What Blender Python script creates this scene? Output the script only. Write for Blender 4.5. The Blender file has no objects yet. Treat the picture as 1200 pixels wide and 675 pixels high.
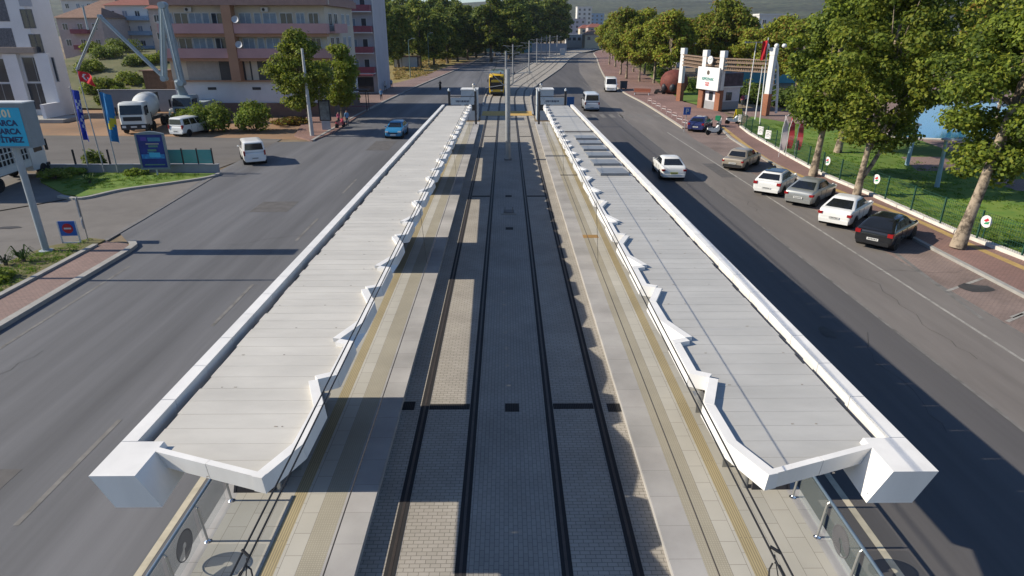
import bpy, bmesh, math, random
import numpy as np
from mathutils import Vector, Matrix
R = math.radians
rnd = random.Random(11)
sc = bpy.context.scene
COL = sc.collection

# ------------------------------------------------------------------ camera
F = 740.0
PITCH = math.atan(305.5 / F)
YAW = math.atan(7 * math.cos(PITCH) / F)
CAM = Vector((-0.12, 0.0, 10.0))
_f = Vector((math.sin(YAW) * math.cos(PITCH), math.cos(YAW) * math.cos(PITCH), -math.sin(PITCH)))
_r = Vector((math.cos(YAW), -math.sin(YAW), 0))
_u = _r.cross(_f)


def ray(px, py):
    return _f + _r * ((px - 600) / F) + _u * ((337.5 - py) / F)


def G(px, py, h=0.0):
    d = ray(px, py)
    t = (h - CAM.z) / d.z
    p = CAM + d * t
    return Vector((p.x, p.y, h))


def g2(px, py, h=0.0):
    p = G(px, py, h)
    return (p.x, p.y)


def V(px, py, Y):
    d = ray(px, py)
    t = (Y - CAM.y) / d.y
    return CAM + d * t


cam = bpy.data.cameras.new('camera')
co = bpy.data.objects.new('camera', cam)
COL.objects.link(co)
co.location = CAM
co.rotation_euler = (math.pi / 2 - PITCH, 0, -YAW)
cam.sensor_width = 36
cam.lens = 36 * F / 1200
cam.clip_end = 12000
sc.camera = co

# ------------------------------------------------------------------ light
SUN_EL, SUN_AZ = 32.8, -90.0      # sun stands to the left (-X)
w = bpy.data.worlds.new('World')
sc.world = w
w.use_nodes = True
nt = w.node_tree
bg = nt.nodes['Background']
sky = nt.nodes.new('ShaderNodeTexSky')
sky.sky_type = 'NISHITA'
sky.sun_disc = False
sky.sun_elevation = R(SUN_EL)
sky.sun_rotation = R(SUN_AZ)
sky.air_density = 1.0
sky.dust_density = 0.2
sky.ozone_density = 3.0
tint = nt.nodes.new('ShaderNodeMix')
tint.data_type = 'RGBA'
tint.blend_type = 'MULTIPLY'
tint.inputs[0].default_value = 1
tint.inputs[7].default_value = (.90, .98, 1.10, 1)
nt.links.new(sky.outputs['Color'], tint.inputs[6])
nt.links.new(tint.outputs[2], bg.inputs['Color'])
bg.inputs['Strength'].default_value = 0.09
sl = bpy.data.lights.new('sun', 'SUN')
sl.energy = 4.7
sl.angle = R(0.5)
sl.color = (1.0, 0.91, 0.755)
so = bpy.data.objects.new('sun', sl)
COL.objects.link(so)
so.rotation_euler = (0, -R(90 - SUN_EL), 0)
so.location = (-60, 0, 60)
sc.view_settings.view_transform = 'Standard'
sc.view_settings.look = 'None'
sc.view_settings.exposure = 0.48
sc.view_settings.gamma = 1
sc.view_settings.use_curve_mapping = False
sc.render.engine = 'CYCLES'
sc.cycles.use_denoising = True
sc.cycles.max_bounces = 5
sc.cycles.diffuse_bounces = 2
sc.cycles.glossy_bounces = 2
sc.cycles.transmission_bounces = 4
sc.cycles.transparent_max_bounces = 8
sc.cycles.caustics_reflective = False
sc.cycles.caustics_refractive = False

# ------------------------------------------------------------------ materials
MATS = {}


def mat(name, col, rough=0.7, var=0.12, scale=2.0, metal=0.0, spec=0.35, bump=0.0, bscale=30.0,
        stretch=None, col2=None, big=0.0, bigscale=0.08, coat=0.0):
    if name in MATS:
        return MATS[name]
    m = bpy.data.materials.new(name)
    m.use_nodes = True
    n, l = m.node_tree.nodes, m.node_tree.links
    b = n['Principled BSDF']
    b.inputs['Roughness'].default_value = rough
    b.inputs['Metallic'].default_value = metal
    b.inputs['Specular IOR Level'].default_value = spec
    if coat:
        b.inputs['Coat Weight'].default_value = coat
        b.inputs['Coat Roughness'].default_value = 0.09
    tc = n.new('ShaderNodeTexCoord')
    src = tc.outputs['Object']
    if stretch:
        mp = n.new('ShaderNodeMapping')
        mp.inputs['Scale'].default_value = stretch
        l.new(src, mp.inputs['Vector'])
        vsrc = mp.outputs['Vector']
    else:
        vsrc = src
    ns = n.new('ShaderNodeTexNoise')
    ns.inputs['Scale'].default_value = scale
    ns.inputs['Detail'].default_value = 7
    ns.inputs['Roughness'].default_value = 0.62
    l.new(vsrc, ns.inputs['Vector'])
    mr = n.new('ShaderNodeMapRange')
    mr.inputs['From Min'].default_value = 0.3
    mr.inputs['From Max'].default_value = 0.7
    l.new(ns.outputs['Fac'], mr.inputs['Value'])
    mx = n.new('ShaderNodeMix')
    mx.data_type = 'RGBA'
    c = Vector(col)
    d = Vector(col2) if col2 else c * (1 + var)
    a = c if col2 else c * (1 - var)
    mx.inputs[6].default_value = (*[max(0, x) for x in a], 1)
    mx.inputs[7].default_value = (*[min(1, x) for x in d], 1)
    l.new(mr.outputs['Result'], mx.inputs[0])
    out = mx.outputs[2]
    if big:
        nb = n.new('ShaderNodeTexNoise')
        nb.inputs['Scale'].default_value = bigscale
        nb.inputs['Detail'].default_value = 4
        l.new(vsrc, nb.inputs['Vector'])
        m2 = n.new('ShaderNodeMapRange')
        m2.inputs['From Min'].default_value = 0.3
        m2.inputs['From Max'].default_value = 0.7
        m2.inputs['To Min'].default_value = 1 - big
        m2.inputs['To Max'].default_value = 1 + big
        l.new(nb.outputs['Fac'], m2.inputs['Value'])
        mm = n.new('ShaderNodeMix')
        mm.data_type = 'RGBA'
        mm.blend_type = 'MULTIPLY'
        mm.inputs[0].default_value = 1
        l.new(out, mm.inputs[6])
        l.new(m2.outputs['Result'], mm.inputs[7])
        out = mm.outputs[2]
    l.new(out, b.inputs['Base Color'])
    if bump:
        nn = n.new('ShaderNodeTexNoise')
        nn.inputs['Scale'].default_value = bscale
        nn.inputs['Detail'].default_value = 4
        l.new(src, nn.inputs['Vector'])
        bp = n.new('ShaderNodeBump')
        bp.inputs['Strength'].default_value = bump
        bp.inputs['Distance'].default_value = 0.02
        l.new(nn.outputs['Fac'], bp.inputs['Height'])
        l.new(bp.outputs['Normal'], b.inputs['Normal'])
    MATS[name] = m
    return m


def brickmat(name, c1, c2, mortar, bw, bh, ms=0.006, rough=0.8, var=0.18, rot=0.0, axis=None, offset=0.5, vscale=0.6):
    if name in MATS:
        return MATS[name]
    m = bpy.data.materials.new(name)
    m.use_nodes = True
    n, l = m.node_tree.nodes, m.node_tree.links
    b = n['Principled BSDF']
    b.inputs['Roughness'].default_value = rough
    b.inputs['Specular IOR Level'].default_value = 0.3
    tc = n.new('ShaderNodeTexCoord')
    mp = n.new('ShaderNodeMapping')
    mp.inputs['Rotation'].default_value = axis if axis else (0, 0, rot)
    l.new(tc.outputs['Object'], mp.inputs['Vector'])
    bt = n.new('ShaderNodeTexBrick')
    bt.offset = offset
    bt.inputs['Scale'].default_value = 1
    bt.inputs['Brick Width'].default_value = bw
    bt.inputs['Row Height'].default_value = bh
    bt.inputs['Mortar Size'].default_value = ms
    bt.inputs['Mortar Smooth'].default_value = 0.2
    bt.inputs['Color1'].default_value = (*c1, 1)
    bt.inputs['Color2'].default_value = (*c2, 1)
    bt.inputs['Mortar'].default_value = (*mortar, 1)
    l.new(mp.outputs['Vector'], bt.inputs['Vector'])
    ns = n.new('ShaderNodeTexNoise')
    ns.inputs['Scale'].default_value = vscale
    ns.inputs['Detail'].default_value = 6
    l.new(tc.outputs['Object'], ns.inputs['Vector'])
    m2 = n.new('ShaderNodeMapRange')
    m2.inputs['From Min'].default_value = 0.3
    m2.inputs['From Max'].default_value = 0.7
    m2.inputs['To Min'].default_value = 1 - var
    m2.inputs['To Max'].default_value = 1 + var
    l.new(ns.outputs['Fac'], m2.inputs['Value'])
    mm = n.new('ShaderNodeMix')
    mm.data_type = 'RGBA'
    mm.blend_type = 'MULTIPLY'
    mm.inputs[0].default_value = 1
    l.new(bt.outputs['Color'], mm.inputs[6])
    l.new(m2.outputs['Result'], mm.inputs[7])
    l.new(mm.outputs[2], b.inputs['Base Color'])
    MATS[name] = m
    return m


def leafmat(name, c, var=0.3, trans=0.42):
    if name in MATS:
        return MATS[name]
    m = bpy.data.materials.new(name)
    m.use_nodes = True
    n, l = m.node_tree.nodes, m.node_tree.links
    b = n['Principled BSDF']
    b.inputs['Roughness'].default_value = 0.65
    b.inputs['Specular IOR Level'].default_value = 0.25
    tc = n.new('ShaderNodeTexCoord')
    ns = n.new('ShaderNodeTexNoise')
    ns.inputs['Scale'].default_value = 0.9
    ns.inputs['Detail'].default_value = 5
    l.new(tc.outputs['Object'], ns.inputs['Vector'])
    oi = n.new('ShaderNodeObjectInfo')
    ad = n.new('ShaderNodeMath')
    ad.operation = 'MULTIPLY_ADD'
    ad.inputs[1].default_value = 0.35
    l.new(oi.outputs['Random'], ad.inputs[0])
    l.new(ns.outputs['Fac'], ad.inputs[2])
    mr = n.new('ShaderNodeMapRange')
    mr.inputs['From Min'].default_value = 0.4
    mr.inputs['From Max'].default_value = 0.95
    l.new(ad.outputs[0], mr.inputs['Value'])
    mx = n.new('ShaderNodeMix')
    mx.data_type = 'RGBA'
    mx.inputs[6].default_value = (*[x * (1 - var) for x in c], 1)
    mx.inputs[7].default_value = (c[0] * (1 + var * 1.3), c[1] * (1 + var), c[2] * (1 + var * .6), 1)
    l.new(mr.outputs['Result'], mx.inputs[0])
    l.new(mx.outputs[2], b.inputs['Base Color'])
    tr = n.new('ShaderNodeBsdfTranslucent')
    l.new(mx.outputs[2], tr.inputs['Color'])
    ms = n.new('ShaderNodeMixShader')
    ms.inputs[0].default_value = trans
    l.new(b.outputs[0], ms.inputs[1])
    l.new(tr.outputs[0], ms.inputs[2])
    l.new(ms.outputs[0], n['Material Output'].inputs['Surface'])
    MATS[name] = m
    return m


def glassmat(name, tint, alpha=0.25):
    if name in MATS:
        return MATS[name]
    m = bpy.data.materials.new(name)
    m.use_nodes = True
    n, l = m.node_tree.nodes, m.node_tree.links
    b = n['Principled BSDF']
    b.inputs['Base Color'].default_value = (*tint, 1)
    b.inputs['Roughness'].default_value = 0.05
    tr = n.new('ShaderNodeBsdfTransparent')
    tr.inputs['Color'].default_value = (0.97, 0.98, 0.98, 1)
    ms = n.new('ShaderNodeMixShader')
    ms.inputs[0].default_value = alpha
    l.new(tr.outputs[0], ms.inputs[1])
    l.new(b.outputs[0], ms.inputs[2])
    l.new(ms.outputs[0], n['Material Output'].inputs['Surface'])
    MATS[name] = m
    return m


# ------------------------------------------------------------------ mesh builder
class MB:
    def __init__(s):
        s.v, s.f, s.m, s.sm = [], [], [], []

    def add(s, vs, fs, mat=0, smooth=False):
        o = len(s.v)
        s.v.extend([tuple(p) for p in vs])
        for f in fs:
            s.f.append([i + o for i in f])
            s.m.append(mat)
            s.sm.append(smooth)
        return s

    def quad(s, a, b, c, d, mat=0):
        return s.add([a, b, c, d], [(0, 1, 2, 3)], mat)

    def box(s, x0, x1, y0, y1, z0, z1, mat=0, M=None):
        vs = [Vector((x, y, z)) for z in (z0, z1) for y in (y0, y1) for x in (x0, x1)]
        if M:
            vs = [M @ p for p in vs]
        return s.add(vs, [(0, 2, 3, 1), (4, 5, 7, 6), (0, 1, 5, 4), (2, 6, 7, 3), (0, 4, 6, 2), (1, 3, 7, 5)], mat)

    def bar(s, a, b, wx, wy, mat=0, up=(0, 0, 1)):
        a, b = Vector(a), Vector(b)
        d = (b - a).normalized()
        upv = Vector(up)
        if abs(d.dot(upv)) > .98:
            upv = Vector((0, 1, 0))
        x = d.cross(upv).normalized() * (wx / 2)
        y = x.cross(d).normalized() * (wy / 2)
        vs = [p + i * x + j * y for p in (a, b) for i, j in ((-1, -1), (1, -1), (1, 1), (-1, 1))]
        return s.add(vs, [(3, 2, 1, 0), (4, 5, 6, 7), (0, 1, 5, 4), (1, 2, 6, 5), (2, 3, 7, 6), (3, 0, 4, 7)], mat)

    def prism(s, poly, z0, z1, mat=0, sides=True, bottom=True):
        n = len(poly)
        a = sum(poly[i][0] * poly[(i + 1) % n][1] - poly[(i + 1) % n][0] * poly[i][1] for i in range(n))
        if a < 0:
            poly = poly[::-1]
        vs = [(p[0], p[1], z0) for p in poly] + [(p[0], p[1], z1) for p in poly]
        fs = [list(range(n, 2 * n))]
        if bottom:
            fs.append(list(range(n))[::-1])
        if sides:
            fs += [(i, (i + 1) % n, n + (i + 1) % n, n + i) for i in range(n)]
        return s.add(vs, fs, mat)

    def loft(s, rings, mat=0, smooth=True, caps=True):
        n = len(rings[0])
        vs = [p for r in rings for p in r]
        fs = []
        for k in range(len(rings) - 1):
            for i in range(n):
                j = (i + 1) % n
                fs.append((k * n + i, k * n + j, (k + 1) * n + j, (k + 1) * n + i))
        s.add(vs, fs, mat, smooth)
        if caps:
            s.add(rings[0], [list(range(n))[::-1]], mat, False)
            s.add(rings[-1], [list(range(n))], mat, False)
        return s

    def tube(s, pts, r, n=8, mat=0, caps=True):
        pts = [Vector(p) for p in pts]
        rs = r if isinstance(r, (list, tuple)) else [r] * len(pts)
        rings = []
        ref = None
        for i, p in enumerate(pts):
            d = (pts[min(i + 1, len(pts) - 1)] - pts[max(i - 1, 0)]).normalized()
            if ref is None:
                ref = Vector((0, 0, 1)) if abs(d.z) < .9 else Vector((1, 0, 0))
            x = d.cross(ref)
            x.normalize()
            y = d.cross(x)
            ref = x.cross(d) if abs(d.dot(ref)) < .95 else Vector((1, 0, 0))
            rings.append([p + (x * math.cos(2 * math.pi * k / n) + y * math.sin(2 * math.pi * k / n)) * rs[i] for k in range(n)])
        return s.loft(rings, mat, True, caps)

    def lathe(s, prof, c=(0, 0, 0), n=16, mat=0, M=None, smooth=True):
        rings = []
        for r, z in prof:
            ring = [Vector((r * math.cos(2 * math.pi * k / n), r * math.sin(2 * math.pi * k / n), z)) for k in range(n)]
            if M:
                ring = [M @ p for p in ring]
            rings.append([p + Vector(c) for p in ring])
        return s.loft(rings, mat, smooth)

    def ball(s, c, rx, ry, rz, n=12, m=8, mat=0, jit=0, rg=None):
        rings = []
        for i in range(m + 1):
            t = math.pi * i / m
            ring = []
            for k in range(n):
                a = 2 * math.pi * k / n
                j = 1 + (rg.uniform(-jit, jit) if rg else 0)
                rr = max(math.sin(t), 0.02)
                ring.append((c[0] + rx * rr * math.cos(a) * j, c[1] + ry * rr * math.sin(a) * j, c[2] - rz * math.cos(t) * j))
            rings.append(ring)
        return s.loft(rings, mat, True)

    def mesh(s, name, mats, sharp=40):
        me = bpy.data.meshes.new(name)
        me.from_pydata(s.v, [], s.f)
        for m in (mats if isinstance(mats, (list, tuple)) else [mats]):
            me.materials.append(m)
        me.polygons.foreach_set('material_index', s.m)
        me.polygons.foreach_set('use_smooth', s.sm)
        me.update()
        if any(s.sm) and sharp:
            me.set_sharp_from_angle(angle=R(sharp))
        return me

    def build(s, name, mats, parent=None, **kw):
        o = bpy.data.objects.new(name, s.mesh(name, mats))
        COL.objects.link(o)
        if parent:
            o.parent = parent
        for k, v in kw.items():
            if k == 'loc':
                o.location = v
            elif k == 'rotz':
                o.rotation_euler[2] = v
            elif v:
                o[k] = v
        return o


def thing(name, label, cat, loc=(0, 0, 0), rotz=0.0, group=None, kind=None):
    o = bpy.data.objects.new(name, None)
    COL.objects.link(o)
    o.empty_display_size = .3
    o.location = loc
    o.rotation_euler = (0, 0, rotz)
    o['label'] = label
    o['category'] = cat
    if group:
        o['group'] = group
    if kind:
        o['kind'] = kind
    return o


def put(me, name, parent=None, loc=(0, 0, 0), rotz=0.0, scale=None, **kw):
    o = bpy.data.objects.new(name, me)
    COL.objects.link(o)
    o.parent = parent
    o.location = loc
    o.rotation_euler = (0, 0, rotz)
    if scale:
        o.scale = scale
    for k, v in kw.items():
        if v:
            o[k] = v
    return o


def copy_tree(o, parent=None):
    c = o.copy()
    COL.objects.link(c)
    if parent:
        c.parent = parent
    for ch in list(o.children):
        copy_tree(ch, c)
    return c


def dup(root, loc, rotz=0.0, label=None, group=None, scale=None):
    c = copy_tree(root)
    c.location = loc
    c.rotation_euler = (0, 0, rotz)
    if scale:
        c.scale = (scale,) * 3 if not isinstance(scale, (tuple, list)) else scale
    if label:
        c['label'] = label
    if group:
        c['group'] = group
    return c


def sheet(name, poly, z, m, **kw):
    b = MB()
    b.prism([tuple(p[:2]) for p in poly], z, z, 0, sides=False, bottom=False)
    return b.build(name, m, kind='structure', **kw)


def slab(name, poly, z0, z1, m, **kw):
    b = MB()
    b.prism([tuple(p[:2]) for p in poly], z0, z1)
    return b.build(name, m, kind='structure', **kw)


def ribbon_pts(path, off):
    """offset a 2-d polyline to its left by off"""
    out = []
    n = len(path)
    for i in range(n):
        a = Vector(path[max(i - 1, 0)][:2])
        b = Vector(path[min(i + 1, n - 1)][:2])
        d = (b - a).normalized()
        nrm = Vector((-d.y, d.x))
        out.append(tuple(Vector(path[i][:2]) + nrm * off))
    return out


def ribbon(mb, path, o0, o1, z0, z1=None, mat=0):
    A, B = ribbon_pts(path, o0), ribbon_pts(path, o1)
    for i in range(len(path) - 1):
        if z1 is None:
            q = [(*A[i], z0), (*A[i + 1], z0), (*B[i + 1], z0), (*B[i], z0)]
            mb.add(q, [(3, 2, 1, 0) if o1 > o0 else (0, 1, 2, 3)], mat)
        else:
            vs = [(*p, z) for z in (z0, z1) for p in (A[i], A[i + 1], B[i + 1], B[i])]
            fs = [(4, 5, 6, 7)[::-1] if o1 > o0 else (4, 5, 6, 7), (0, 1, 5, 4), (2, 3, 7, 6)]
            if i == 0:
                fs.append((3, 0, 4, 7))
            if i == len(path) - 2:
                fs.append((1, 2, 6, 5))
            mb.add(vs, fs, mat)
    return mb


def smooth_path(pts, n=6):
    """Catmull-Rom through 2-d points"""
    P = [Vector(p[:2]) for p in pts]
    out = []
    for i in range(len(P) - 1):
        p0, p1, p2, p3 = P[max(i - 1, 0)], P[i], P[i + 1], P[min(i + 2, len(P) - 1)]
        for k in range(n):
            t = k / n
            out.append(tuple(.5 * ((2 * p1) + (p2 - p0) * t + (2 * p0 - 5 * p1 + 4 * p2 - p3) * t * t + (3 * p1 - p0 - 3 * p2 + p3) * t ** 3)))
    out.append(tuple(P[-1]))
    return out


def lettering(txt, size, m, parent, M, name='lettering', align='CENTER', depth=0.004, bold=0.0):
    cu = bpy.data.curves.new('txt', 'FONT')
    cu.body = txt
    cu.size = size
    cu.align_x = align
    cu.align_y = 'CENTER'
    cu.extrude = depth
    cu.offset = bold
    cu.space_line = 0.9
    t = bpy.data.objects.new('txt', cu)
    COL.objects.link(t)
    bpy.context.view_layer.update()
    me = bpy.data.meshes.new_from_object(t)
    bpy.data.objects.remove(t)
    bpy.data.curves.remove(cu)
    me.name = name
    me.materials.clear()
    me.materials.append(m)
    o = bpy.data.objects.new(name, me)
    COL.objects.link(o)
    o.parent = parent
    o.matrix_local = M
    return o


def upright(x, y, z, yaw=0.0):
    """matrix that stands a text up, read from -Y (yaw about Z)"""
    return Matrix.Translation((x, y, z)) @ Matrix.Rotation(yaw, 4, 'Z') @ Matrix.Rotation(math.pi / 2, 4, 'X')
# ================================================================== SETTING
m_earth = mat('dry_earth', (.20, .15, .095), .95, scale=.35, var=.35, big=.3, bigscale=.03, bump=.3, bscale=4)
m_road = mat('asphalt_blue_grey', (.112, .112, .118), .8, var=.2, scale=1.0, stretch=(1, .05, 1), big=.26, bigscale=.28, bump=.25, bscale=60)
m_road_new = mat('asphalt_dark', (.090, .085, .085), .8, var=.16, scale=1.0, stretch=(1, .05, 1), big=.14, bigscale=.4, bump=.25, bscale=60)
m_road_old = mat('asphalt_worn', (.158, .142, .13), .85, var=.13, scale=1.4, stretch=(1, .12, 1), big=.14, bigscale=.3, bump=.25, bscale=60)
m_service = mat('asphalt_dusty', (.155, .142, .13), .9, var=.12, scale=.8, big=.15, bigscale=.12, bump=.2, bscale=50)
m_side = mat('asphalt_side', (.118, .108, .1), .9, var=.16, scale=.7, stretch=(.25, 1, 1), big=.15, bigscale=.2, bump=.2, bscale=50)
m_grass = mat('lawn_grass', (.070, .155, .018), .95, scale=.9, col2=(.145, .19, .032), big=.3, bigscale=.12, bump=.8, bscale=25)
m_grass_dry = mat('patchy_grass', (.075, .09, .025), .95, scale=1.5, col2=(.19, .15, .075), bump=.8, bscale=20)
m_straw = mat('dry_straw_grass', (.30, .21, .075), .95, scale=.5, col2=(.18, .16, .055), bump=.6, bscale=8)
m_pinkpave = brickmat('pink_pavers', (.26, .175, .15), (.215, .15, .13), (.12, .09, .08), .2, .1, .008, var=.22, vscale=.25)
m_redpave = brickmat('red_pavers', (.26, .155, .13), (.22, .135, .115), (.11, .075, .065), .2, .1, .008, var=.2, vscale=.2)
m_baypave = brickmat('bay_pavers', (.235, .175, .15), (.205, .155, .135), (.11, .085, .075), .2, .1, .008, var=.3, vscale=.35)
m_kerb = mat('kerb_concrete', (.30, .29, .27), .85, var=.15, scale=2.5)
m_kerb_w = mat('kerb_white_paint', (.62, .58, .52), .8, var=.18, scale=1.6)
m_kerb_d = mat('kerb_dark', (.15, .145, .14), .85, var=.2, scale=2.0)
m_line = mat('road_paint', (.29, .275, .25), .8, var=.35, scale=2.5)
m_line_y = mat('road_paint_cream', (.46, .41, .31), .8, var=.2, scale=2.5)
m_faint = mat('worn_paint', (.16, .152, .142), .85, var=.35, scale=2.0)
m_trackpave = brickmat('track_setts', (.355, .325, .285), (.315, .29, .25), (.15, .135, .115), .21, .105, .007, var=.13, rot=R(0))
m_trackmid = brickmat('track_setts_centre', (.30, .285, .255), (.27, .255, .23), (.14, .13, .12), .2, .1, .006, var=.12, rot=R(90))
m_rail = mat('rail_steel', (.075, .062, .055), .45, metal=.4, var=.2, scale=3)
m_groove = mat('rail_rubber', (.022, .021, .022), .85)
m_platkerb = brickmat('platform_kerb_stone', (.36, .345, .335), (.33, .32, .31), (.22, .21, .2), .9, 5.0, .006, var=.22, rot=R(90))
m_platpave = brickmat('platform_pavers', (.385, .365, .32), (.35, .335, .295), (.2, .185, .16), .8, .4, .006, var=.1, rot=R(90))
m_platpave_l = brickmat('platform_pavers_light', (.43, .41, .365), (.40, .38, .335), (.2, .185, .16), .6, .35, .006, var=.1, rot=R(90))
m_tact = brickmat('tactile_studs', (.365, .335, .27), (.345, .32, .255), (.29, .265, .21), .05, .05, .012, var=.12, offset=0)
m_guide = brickmat('tactile_bars', (.38, .315, .18), (.36, .30, .17), (.24, .2, .13), 5.0, .05, .014, var=.12, rot=R(90))
m_platside = mat('platform_side_concrete', (.38, .36, .33), .85, var=.12)

YS, YE = -12.0, 72.0

slab('ground', [(-2600, -60), (2600, -60), (2600, 3600), (-2600, 3600)], -.4, -.04, m_earth)


def tc(y):       # centre line of the tram tracks
    K = [(-50, 0), (98, 0), (112, .55), (125, 1.9), (143, 4.6), (174, 9.2), (230, 16.5), (275, 24.5), (330, 40), (420, 80)]
    for (a, b), (c, d) in zip(K, K[1:]):
        if y <= c:
            t = (y - a) / (c - a)
            return b + (d - b) * t
    return K[-1][1]


def tw(y):       # half width of the track bed
    return 3.1 if y < 72 else min(3.1 + (y - 72) * .018, 5.2)


ys = [YS, 20, 40, 60, 72, 80, 90, 100, 106, 112, 118, 125, 134, 143, 158, 174, 200, 230, 252, 275, 300, 330, 370, 420]
bedL = [(tc(y) - tw(y), y) for y in ys]
bedR = [(tc(y) + tw(y), y) for y in ys]

# left carriageway (its right edge runs along the platform, then along the track bed)
left_kerb = [(-18.35, YS), (-18.35, 29.4)]
far_kerb = smooth_path([(-18.4, 60.8), (-18.1, 85), (-16.6, 115), (-14.7, 142), (-10.5, 200), (-7.5, 262), (-2, 330), (20, 420)], 5)
Lpoly = [(-6.5, YS), (-6.5, 72)] + [p for p in bedL if p[1] > 72] + far_kerb[::-1] + [(-21.8, 60.5), (-21.8, 46), (-20.5, 32), (-18.35, 29.4), (-18.35, YS)]
sheet('left_road', Lpoly, 0.0, m_road)
# right carriageway, two kinds of asphalt butted at X = 13.7
rr_far = smooth_path([g2(800, 151), g2(755, 122), g2(728, 107), g2(708, 90), g2(699, 68.5), (40, 300), (62, 360), (110, 430)], 5)
Rnew = [(6.5, YS), (13.72, YS), (13.72, 70), (14.5, 110), (17.5, 160), (24, 225), (34, 280), (50, 345), (92, 425)] + [(p[0], p[1]) for p in bedR[::-1] if p[1] > 72] + [(6.5, 72)]
sheet('right_road', Rnew, 0.0, m_road_new)
Rold = [(13.72, YS), (18.05, YS), (18.05, 62)] + rr_far + [(92, 425), (50, 345), (34, 280), (24, 225), (17.5, 160), (14.5, 110), (13.72, 70)]
sheet('right_road_verge_lane', Rold, 0.0, m_road_old)
sheet('parking_bay', [(18.05, YS), (20.55, YS), (20.55, 40), (20.9, 52), (21.6, 62), g2(846, 151), g2(800, 151), (18.05, 62)], 0.002, m_baypave)
# side street and service road on the left
sheet('side_street', [(-21.8, 51.2), (-21.8, 60.6), g2(330, 163), g2(200, 160), g2(60, 159), g2(-160, 158), g2(-160, 193), g2(20, 192), g2(255, 197.5)], .004, m_side)
sheet('service_road', [(-20.3, YS), (-20.3, 30), (-21.9, 46.5), g2(250, 204.5), g2(180, 203), g2(-140, 203), (-70, YS)], -.008, m_service)
# pink paved island beside the left road
slab('pavement', [(-18.42, YS), (-18.42, 29.1), (-18.9, 29.9), (-20.1, 30.2), (-20.3, 29), (-20.3, YS)], -.04, .11, m_pinkpave)
b = MB()
ribbon(b, [(-18.5, YS), (-18.5, 28.8), (-18.6, 29.6), (-18.95, 30.1)], 0, -.32, -.03, .16)
ribbon(b, [(-20.15, YS), (-20.15, 29.6)], 0, .25, -.03, .2)
b.build('kerb', m_kerb, kind='structure')
b = MB()
ribbon(b, [g2(118, 285), g2(165, 258), g2(205, 234), g2(252, 206)], -.14, .14, -.02, .035)
b.build('gutter_channel', m_kerb_d, kind='structure')
slab('lawn_island', [(-20.42, YS), (-20.42, 28.6), g2(124, 283), g2(108, 281), g2(60, 290), g2(30, 300), g2(0, 313), g2(-60, 340), g2(-260, 470)], -.04, .1, m_grass_dry)
slab('lawn_corner', [g2(75, 228), g2(96, 232), g2(140, 223), g2(190, 216), g2(243, 208), g2(254, 204.5), g2(170, 203.6), g2(52, 203.6), g2(48, 214)], -.04, .09, m_grass)
b = MB()
ribbon(b, smooth_path([g2(70, 231), g2(96, 233.5), g2(140, 224), g2(190, 217), g2(243, 209), g2(258, 204)], 4), -.14, .14, -.03, .13)
b.build('kerb', m_kerb, kind='structure')
# dirt yard, straw field
sheet('dirt_yard', [g2(-150, 157), g2(60, 158), g2(200, 159.5), g2(368, 164), g2(372, 150), g2(330, 128), g2(120, 126), g2(-150, 132)], -.03, mat('reddish_dirt', (.30, .175, .095), .95, scale=.5, col2=(.22, .145, .095), big=.25, bump=.4, bscale=5))
slab('corner_pavement', [g2(366, 166), g2(392, 155.5), g2(431, 129.5), (-18.2, 92), (-27, 92), g2(360, 136), g2(345, 160)], -.03, .1, m_redpave)
sheet('dry_field', [g2(462, 97), g2(505, 92.5), g2(540, 82), g2(562, 72), g2(500, 66), g2(420, 68), (-70, 150), (-55, 118)], -.02, m_straw)
slab('pavement', [(-18.3, 92), (-17.9, 95)] + far_kerb[9:22] + [(-14.5, 200), (-19, 143), (-24, 110), (-27, 94)], -.03, .1, m_pinkpave)
b = MB()
ribbon(b, far_kerb, 0, .28, -.03, .14)
b.build('kerb', m_kerb, kind='structure')

# right pavement, plaza and kerbs
kerbline = [(23.75, YS), (23.6, 22), g2(1200, 308.5), g2(1116, 275.5), g2(1022, 232.7), g2(967, 209.6), g2(920, 184), g2(876, 158), g2(866, 150)]
inner = [g2(864, 146), g2(848, 133), g2(800, 120), g2(775, 101), g2(745, 80.5), g2(729, 69), (52, 300), (75, 360), (125, 430)]
slab('right_pavement', [(20.55, YS), (20.55, 40), (20.9, 52), (21.6, 62), g2(846, 151.5)] + rr_far + inner[::-1] + kerbline[::-1], -.04, .11, m_redpave)
b = MB()
ribbon(b, [(20.5, YS), (20.5, 40), (20.85, 52), (21.55, 62), g2(844, 151.5)], 0, -.22, -.03, .125)
b.build('kerb', m_kerb, kind='structure')
b = MB()
ribbon(b, rr_far, .05, -.22, -.03, .13)
b.build('kerb', mat('kerb_cream', (.42, .38, .32), .85), kind='structure')
b = MB()
for (p, q) in zip(kerbline, kerbline[1:]):
    L = (Vector(q) - Vector(p)).length
    n = max(1, int(L / 2.2))
    for i in range(n):
        a, c = Vector(p).lerp(Vector(q), i / n), Vector(p).lerp(Vector(q), (i + .985) / n)
        ribbon(b, [tuple(a), tuple(c)], -.02, -.36, -.03, .27 + rnd.uniform(-.006, .006))
b.build('white_kerb', m_kerb_w, kind='structure')
ytac = smooth_path([g2(846, 149.5), g2(872, 170), g2(909, 194.5), g2(973, 222), g2(1040, 247), g2(1086, 266), g2(1140, 291), g2(1200, 317.5), (23.2, 18), (23.2, YS)], 4)
b = MB()
ribbon(b, ytac, -.2, .2, .114)
b.build('tactile_strip', mat('ochre_tactile', (.40, .27, .10), .85, var=.2, scale=4), kind='structure')
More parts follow.
